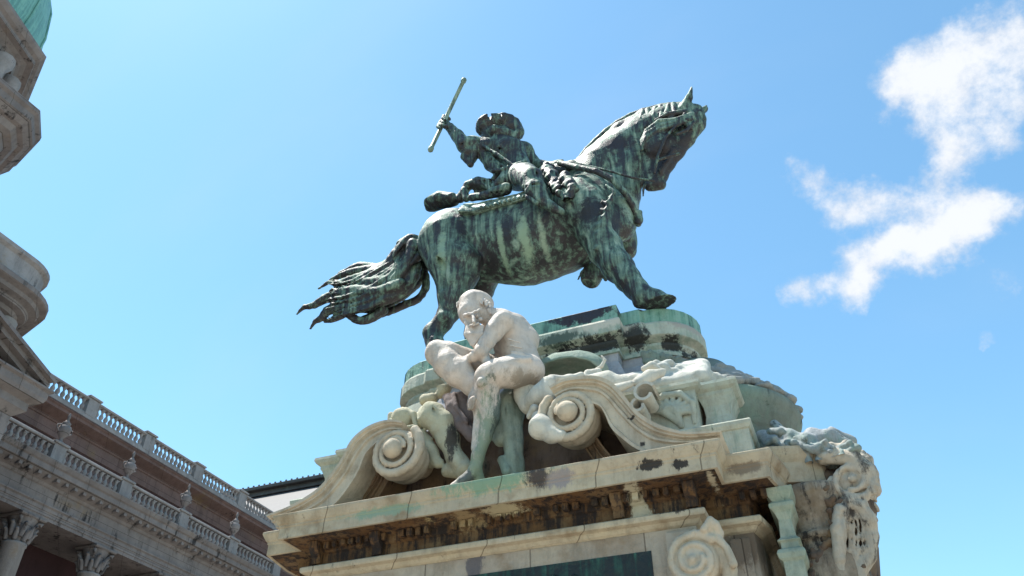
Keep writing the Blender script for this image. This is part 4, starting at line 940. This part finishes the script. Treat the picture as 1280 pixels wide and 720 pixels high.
F.chain([(706,222,-.75,8),(716,236,-.9,7),(712,246,-.9,5)],YC,.03); F.chain([(700,243,-.95,5),(712,252,-.95,5),(707,262,-.98,4)],YC,.02)
F.noise(.035,.12,6); F.noise(.02,.06,2); F.build('pistol_holster',m_br2,eq)

# ------------------------------------------------------------ seated captive
m_cap=stone('captive_stone',(.62,.53,.455),(.55,.48,.43),black=.08,green=.03,brown=.05,seed=12.1,rough=.6,
  stains=[(PY(616,550,8.2),(.30,.8,.75),(.20,.25,.18),.5),(PY(606,590,8.2),(.35,.8,.45),(.22,.26,.18),.4),(PY(622,530,8.2),(.10,.8,.6),(.08,.10,.085),.4),(PY(580,596,8.1),(.10,.5,.14),(.11,.11,.11),.3),(PY(624,508,8.2),(.08,.5,.22),(.16,.20,.17),.3),(PY(655,480,8.4),(.25,.5,.12),(.30,.25,.20),.5),(PY(590,505,8.2),(.10,.5,.2),(.35,.27,.22),.5)])
ctop=PY(620,607,8.2)
cap=thing('captive_statue',(ctop[0],8.5,5.6),'pale stone nude bearded man seated bent forward with one leg crossed','statue')
YQ=8.3
F=Field((-5.0,7.7,5.5),(-2.6,9.6,8.75),.0155)
F.chain([(657,458,.45,21),(648,446,.45,22),(641,428,.42,23),(634,412,.32,21),(625,402,.22,15)],YQ,.09,sy=1.1)
F.chain([(652,425,.5,22),(644,408,.42,16)],YQ,.08)
F.chain([(661,462,.25,18)],YQ,.08); F.chain([(648,466,.7,16)],YQ,.08)
F.chain([(626,402,.2,13),(612,396,.12,11),(600,390,.08,12)],YQ,.07)       # neck
F.chain([(594,381,.08,17.5)],YQ,.05,sy=1.05); F.chain([(590,380,.02,17),(588,391,-.02,14.5),(590,402,-.05,10.5)],YQ,.05)
F.chain([(601,380,.1,16)],YQ,.05)
# face
F.chain([(581,394,-.17,2.6),(586,393,-.21,2.6),(590,392.5,-.22,2.2),(594,390,-.21,2.6),(600,387.5,-.16,2.6)],YQ,.02)  # brow
for a,b_ in ((585,398.5),(596.5,394.5)): F.chain([(a,b_,-.20,4.6)],YQ,.015,sub=True); F.chain([(a,b_+.2,-.135,3.2)],YQ,.006)
F.chain([(590.5,393,-.22,1.8),(592,399,-.25,2.1),(592.6,403,-.27,2.2)],YQ,.018)
F.chain([(583,404,-.14,3),(585,408,-.13,3)],YQ,.03); F.chain([(601,399,-.12,3)],YQ,.03)
F.chain([(597,412,-.21,3.6)],YQ,.015,sub=True)
F.chain([(611,387,-.02,3),(613,392,-.02,2.4)],YQ,.015)  # ear
# near arm
F.chain([(628,402,.0,14),(618,414,-.05,11.5),(608,428,-.12,9.5),(602,439,-.15,8.5)],YQ,.05)
F.chain([(602,440,-.15,8.3),(593,446,-.10,6.5),(586,448,-.05,4.5)],YQ,.03)
F.chain([(585,448,-.05,4.6),(580,450,-.05,4.6)],YQ,.02,sy=.7)
for i in range(4): F.chain([(580,447+2.1*i,-.07,1.9),(574+i,450+2.3*i,-.10,1.7),(572+1.5*i,455+2.2*i,-.08,1.4)],YQ,.006)
F.chain([(583,450,-.1,2),(583,456,-.12,1.7)],YQ,.006)
# far arm crossing
F.chain([(612,408,.45,10),(598,430,.35,8.5)],YQ,.04); F.chain([(598,430,.3,7.5),(606,448,-.05,6),(611,456,-.12,5)],YQ,.03)
for i in range(4): F.chain([(609+2*i,454+.5*i,-.13,1.8),(607+2.2*i,461,-.15,1.6),(604+2*i,464,-.12,1.4)],YQ,.006)
# near thigh, shin
F.chain([(660,463,.15,21),(640,465,.0,20),(622,467,-.12,18),(611,470,-.16,16.5)],YQ,.06)
F.chain([(609,472,-.16,16),(609,488,-.1,14),(611,503,-.02,15),(611,522,.0,13.5),(606,545,-.02,9.5),(598,570,-.05,8),(594,586,-.06,8)],YQ,.04)
F.chain([(602,478,-.28,7)],YQ,.04); F.chain([(597,490,-.1,6),(596,530,-.06,4),(592,560,-.08,3.5)],YQ,.03)
F.chain([(594,586,-.06,8),(599,600,.02,7.5)],YQ,.03); F.chain([(590,592,-.08,7),(578,602,-.12,6.5),(567,608,-.15,5)],YQ,.03)
for i in range(5): F.chain([(568+1.5*i,606-1*i+2,-.22+.06*i,3.0-.2*i),(560+2*i,611-.8*i,-.24+.06*i,2.4-.25*i)],YQ,.008)
# far leg raised, crossing behind
F.chain([(640,468,.6,19),(600,456,.3,16),(560,443,.0,15),(548,441,-.05,15)],YQ,.05)
F.chain([(547,442,-.05,15.5),(560,455,-.05,17),(574,467,-.03,17.5),(590,482,.02,13),(598,490,.05,10)],YQ,.05)
F.chain([(598,490,.0,9),(592,496,-.06,6.5),(590,506,-.12,6)],YQ,.03)
for i in range(4): F.chain([(592-1*i,498+3.5*i,-.20,2.6),(588.5-.6*i,500+3.5*i,-.24,2.4)],YQ,.008)
# spine, ribs, folds
F.chain([(668,430,.05,1.6),(661,414,.05,1.6),(648,402,.1,1.5)],YQ,.03,sub=True)
F.chain([(662,449,-.06,3),(650,450,-.13,3.4),(640,452,-.16,3)],YQ,.04); F.chain([(624,420,-.1,2),(621,440,-.1,2.6),(632,452,-.18,2)],YQ,.03,sub=True)
for i in range(3): F.chain([(636+2*i,424+8*i,-.08,1.5),(650+2*i,428+7*i,-.06,1.5)],YQ,.05)
F.noise(.009,.16,3); F.noise(.004,.06,8)
bd=F.build('body',m_cap,cap,label='pale stone nude body bent forward')
# hair and beard
F=Field((-4.9,7.7,7.3),(-3.5,8.9,8.75),.0125)
F.chain([(592,379,.08,17.2),(603,384,.12,13.5)],YQ,.04); F.chain([(576,382,.0,5),(575,390,.0,3)],YQ,.03)
for i in range(14):
    a=572+3.1*i; F.chain([(593+rng.uniform(-2,2),366+rng.uniform(0,3),.08,1.4),(a,371+.02*(a-592)**2,-.06,1.6),(a+rng.uniform(-2,2),379+.012*(a-592)**2,-.08,1.0)],YQ,.015)
for i in range(12):
    a=584+1.7*i; F.chain([(a,407+abs(i-6)*.3,-.16,2.2),(a-1+rng.uniform(-1,1),418,-.17,2.4),(590+.5*(i-6),428+rng.uniform(-3,4),-.14,1.5)],YQ,.012)
F.chain([(588,407,-.2,1.8),(592,406,-.25,1.8),(598,404,-.2,1.8)],YQ,.01)
F.chain([(592,412,-.06,7),(591,422,-.08,6)],YQ,.03); F.chain([(596.5,411.5,-.26,2.6)],YQ,.01,sub=True)
F.build('hair_and_beard',m_cap,cap)
m_dr=stone('stained_drapery_stone',(.26,.33,.27),(.34,.37,.30),black=.25,green=.4,brown=.1,seed=4.9)
F=Field((-4.2,7.9,5.55),(-2.7,9.4,7.2),.017)
F.chain([(648,488,.5,14),(634,500,.32,11),(634,520,.3,10),(637,545,.3,9),(640,575,.3,9),(640,597,.3,10)],YQ,.04); F.chain([(650,490,.5,12),(646,530,.35,7),(650,590,.35,6)],YQ,.03)
F.chain([(622,530,.3,8),(625,550,.3,8),(618,548,.3,5)],YQ,.03); F.chain([(628,575,.25,6),(634,590,.2,6)],YQ,.03)
F.chain([(638,500,.15,1.8),(640,560,.15,1.8)],YQ,.02,sub=True); F.chain([(630,510,.2,2),(632,560,.15,2)],YQ,.02,sub=True)
P=PY(636,602,YQ+.15); F.cap(P+np.array([-.28,0,.0]),P+np.array([.28,0,.02]),.07,.07,.02)
F.chain([(662,480,.5,14),(656,500,.55,12),(664,470,.6,14)],YQ,.05)
F.noise(.012,.1,8); F.build('drapery',m_dr,cap)
# ---- trophies left of the captive
m_tro=stone('trophy_stone',(.50,.455,.33),(.42,.42,.31),black=.14,green=.25,brown=.1,seed=7.9,
   stains=[(PY(563,545,8.4),(.10,.5,.28),(.035,.03,.03),.2)])
tro=thing('stone_armour_trophy',(PY(545,560,8.6)[0],8.6,5.6),'carved stone helmet and cuirass trophy beside the left scroll volute','carving')
F=Field((-5.3,7.9,5.6),(-3.9,9.4,7.4),.016)
F.chain([(503,524,.2,15)],YQ,.02); F.chain([(489,520,.2,5),(489,532,.2,5)],YQ,.02); F.chain([(503,511,.2,3),(517,518,.15,4),(520,533,.15,3)],YQ,.02)
F.chain([(495,513,.0,1.6),(508,524,-.1,1.6),(515,536,.0,1.6)],YQ,.012,sub=True); F.chain([(488,524,.0,2),(503,536,-.1,2.4),(517,532,.0,2)],YQ,.01); F.noise(.008,.09,4)
F.build('helmet',m_tro,tro)
F=Field((-5.1,7.9,5.5),(-3.7,9.4,7.5),.016)
F.chain([(516,524,.25,7),(526,524,.25,8),(540,520,.2,17),(552,530,.22,17),(560,548,.25,14),(568,570,.25,11),(582,588,.25,13)],YQ,.05)
F.chain([(527,510,.3,3),(524,524,.1,3),(527,538,.3,3)],YQ,.01)
F.chain([(532,500,.4,8),(540,497,.4,7)],YQ,.04); F.chain([(552,482,.45,6.5),(558,486,.45,6),(550,492,.45,6)],YQ,.03)
F.chain([(528,545,.25,8),(538,562,.25,8),(548,580,.25,6),(535,580,.3,6)],YQ,.04); F.chain([(520,560,.35,9),(520,590,.35,9)],YQ,.04)
F.chain([(536,504,.1,1.6),(546,518,.02,1.6),(556,540,.05,1.6)],YQ,.02,sub=True)
F.chain([(560,588,.3,9),(585,590,.3,9)],YQ,.03)
F.noise(.014,.11,4); F.build('cuirass',m_tro,tro)
m_pur=stone('dark_shield_stone',(.20,.16,.155),(.15,.12,.12),black=.25,green=0,brown=.1,seed=3.1)
F=Field((-4.8,7.9,5.6),(-3.7,9.2,7.2),.016)
F.chain([(560,490,.28,8),(566,510,.25,9),(578,530,.25,9),(592,545,.28,9)],YQ,.04); F.chain([(575,495,.35,12),(588,520,.35,14)],YQ,.04); F.chain([(567,492,.2,3),(570,508,.14,3),(584,528,.16,3)],YQ,.02)
F.noise(.012,.1,4); F.build('shield_rim',m_pur,tro)
# ---- drapery, leaves and ribbon curls by the right volute
orn=thing('leaf_and_drapery_carving',(PY(770,480,8.6)[0],8.8,5.6),'white stone leaves, ribbon curls and folded cloth lying on the right scroll','carving')
m_orn=stone('white_ornament_stone',(.60,.57,.49),(.53,.50,.43),black=.02,green=.06,brown=.08,seed=2.1)
F=Field((-3.4,7.7,5.9),(-2.1,9.3,7.4),.016)
F.chain([(684,483,.05,12),(676,495,.0,14),(668,500,.1,12)],YQ,.05); F.chain([(690,476,.1,7),(712,474,.2,6),(726,470,.3,6)],YQ,.04)
F.chain([(672,522,-.15,8),(676,534,-.2,15),(690,543,-.2,11),(702,545,-.22,7)],YQ,.04); F.chain([(668,512,-.1,7),(662,520,-.05,5)],YQ,.03)
F.chain([(658,478,.25,14),(655,495,.25,12),(662,508,.2,11)],YQ,.04)
F.noise(.02,.13,3); F.build('folded_cloth',m_orn,orn)
F=Field((-2.9,8.0,6.2),(-1.2,9.7,7.9),.016)
F.chain([(728,476,.3,4),(735,467,.35,5),(748,465,.35,5)],YQ,.02); F.chain([(745,462,.4,2.2),(752,458,.4,2.4),(756,450,.4,2),(752,445,.4,1.5)],YQ,.01)
F.chain([(740,476,.3,9),(758,474,.3,11),(775,478,.3,9),(795,472,.3,6)],YQ,.05,sy=.5); F.chain([(770,486,.2,7),(788,480,.2,5)],YQ,.04,sy=.6)
F.chain([(795,478,.25,6),(812,470,.3,9),(826,466,.3,6),(832,462,.3,2)],YQ,.03,sy=.5); F.chain([(805,461,.35,4),(815,458,.4,6),(828,463,.4,2)],YQ,.03)
for i in range(5): F.chain([(796,478-i,.1,1),(815,474-3*i,.02,1.2),(830,464-i*.5,.1,1)],YQ,.015,sub=True)
F.build('carved_leaf',m_orn,orn)
def curl(c,r,y0,y1,name='ribbon_curl',a0=0,a1=5.2):
    m=MB(); o=[];inn=[]
    pts=[(c[0]+r*math.cos(a0+(a1-a0)*i/26)*(1-.35*i/26),c[1]+r*math.sin(a0+(a1-a0)*i/26)*(1-.35*i/26)) for i in range(27)]
    vs=[];
    for i,p in enumerate(pts):
        d=np.array([p[0]-c[0],p[1]-c[1]]); d/=np.linalg.norm(d); q=(p[0]-d[0]*.035,p[1]-d[1]*.035)
        vs+= [(p[0],y0,p[1]),(q[0],y0,q[1]),(q[0],y1,q[1]),(p[0],y1,p[1])]
    fs=[(4*i+j,4*i+(j+1)%4,4*i+4+(j+1)%4,4*i+4+j) for i in range(26) for j in range(4)]
    m.add(vs,fs,False); m.add(vs[:4],[(0,1,2,3)]); m.add(vs[-4:],[(0,1,2,3)])
    return m.build(name,m_orn,orn)
curl(XZ([(806,492)],8.4)[0],.15,8.35,8.72,a0=.5,a1=6.0); curl(XZ([(798,507)],8.4)[0],.11,8.38,8.72,a0=1.5,a1=6.5)
m_arch=stone('green_arch_stone',(.24,.30,.25),(.30,.31,.26),black=.25,green=.6,brown=0,seed=2.7)
F=Field((-3.7,8.7,6.9),(-2.0,9.9,8.3),.02)
F.ell(PY(706,472,9.2),(.62,.35,.36),k=.03); F.ell(PY(706,476,9.05),(.50,.4,.27),k=.03,sub=True)
F.noise(.012,.12,2); F.build('arched_hood',m_arch,ped)
# ---- pale eagle-and-drapery carving on the right end
m_endc=stone('grey_green_carving_stone',(.34,.35,.36),(.25,.29,.27),black=.32,green=.5,brown=0,seed=4.4,scale=1.4)
eag=thing('end_drapery_carving',(.1,9.6,5.93),'grey green carved drapery and crown on the rounded right end','carving')
F=Field((-1.0,8.6,5.7),(1.0,10.6,7.0),.017)
F.chain([(952,545,.1,8),(968,553,.0,12),(985,562,-.05,12),(1000,570,-.1,11)],9.4,.04); F.chain([(975,540,.1,7),(990,548,0,11),(1008,556,-.02,13),(1024,568,-.05,12),(1040,578,-.05,9)],9.4,.04)
F.chain([(968,530,.15,5),(978,542,.05,6),(990,556,-.12,6)],9.4,.02); F.chain([(982,578,-.15,6),(990,590,-.2,7),(1004,594,-.25,6),(1014,586,-.25,6),(1010,572,-.2,6)],9.4,.02)
F.chain([(1015,548,.1,12),(1035,552,.15,15),(1052,562,.2,14),(1070,574,.25,11)],9.4,.04)
for i in range(7): F.chain([(1022+7*i,560+2.8*i,.0,4),(1026+7.2*i,542+3.2*i,.2,4.2)],9.4,.012)
F.chain([(1012,546,.1,4.5),(1040,539,.3,5),(1066,552,.35,5)],9.4,.02)
for i in range(8): F.chain([(962+13*i,548+4*i,-.25,1.8),(975+11*i,570+2*i,-.30,1.8)],9.4,.02,sub=True)
for i in range(34):
    u=rng.uniform(0,1); a0=955+115*u; b0=545+28*u+rng.uniform(-8,14); F.chain([(a0,b0,-.12,rng.uniform(3,5)),(a0+rng.uniform(6,14),b0+rng.uniform(-6,9),-.2,rng.uniform(3,5)),(a0+rng.uniform(10,20),b0+rng.uniform(0,14),-.12,2.5)],9.3,.012)
F.noise(.02,.09,6); F.build('drapery_folds',m_endc,eag)
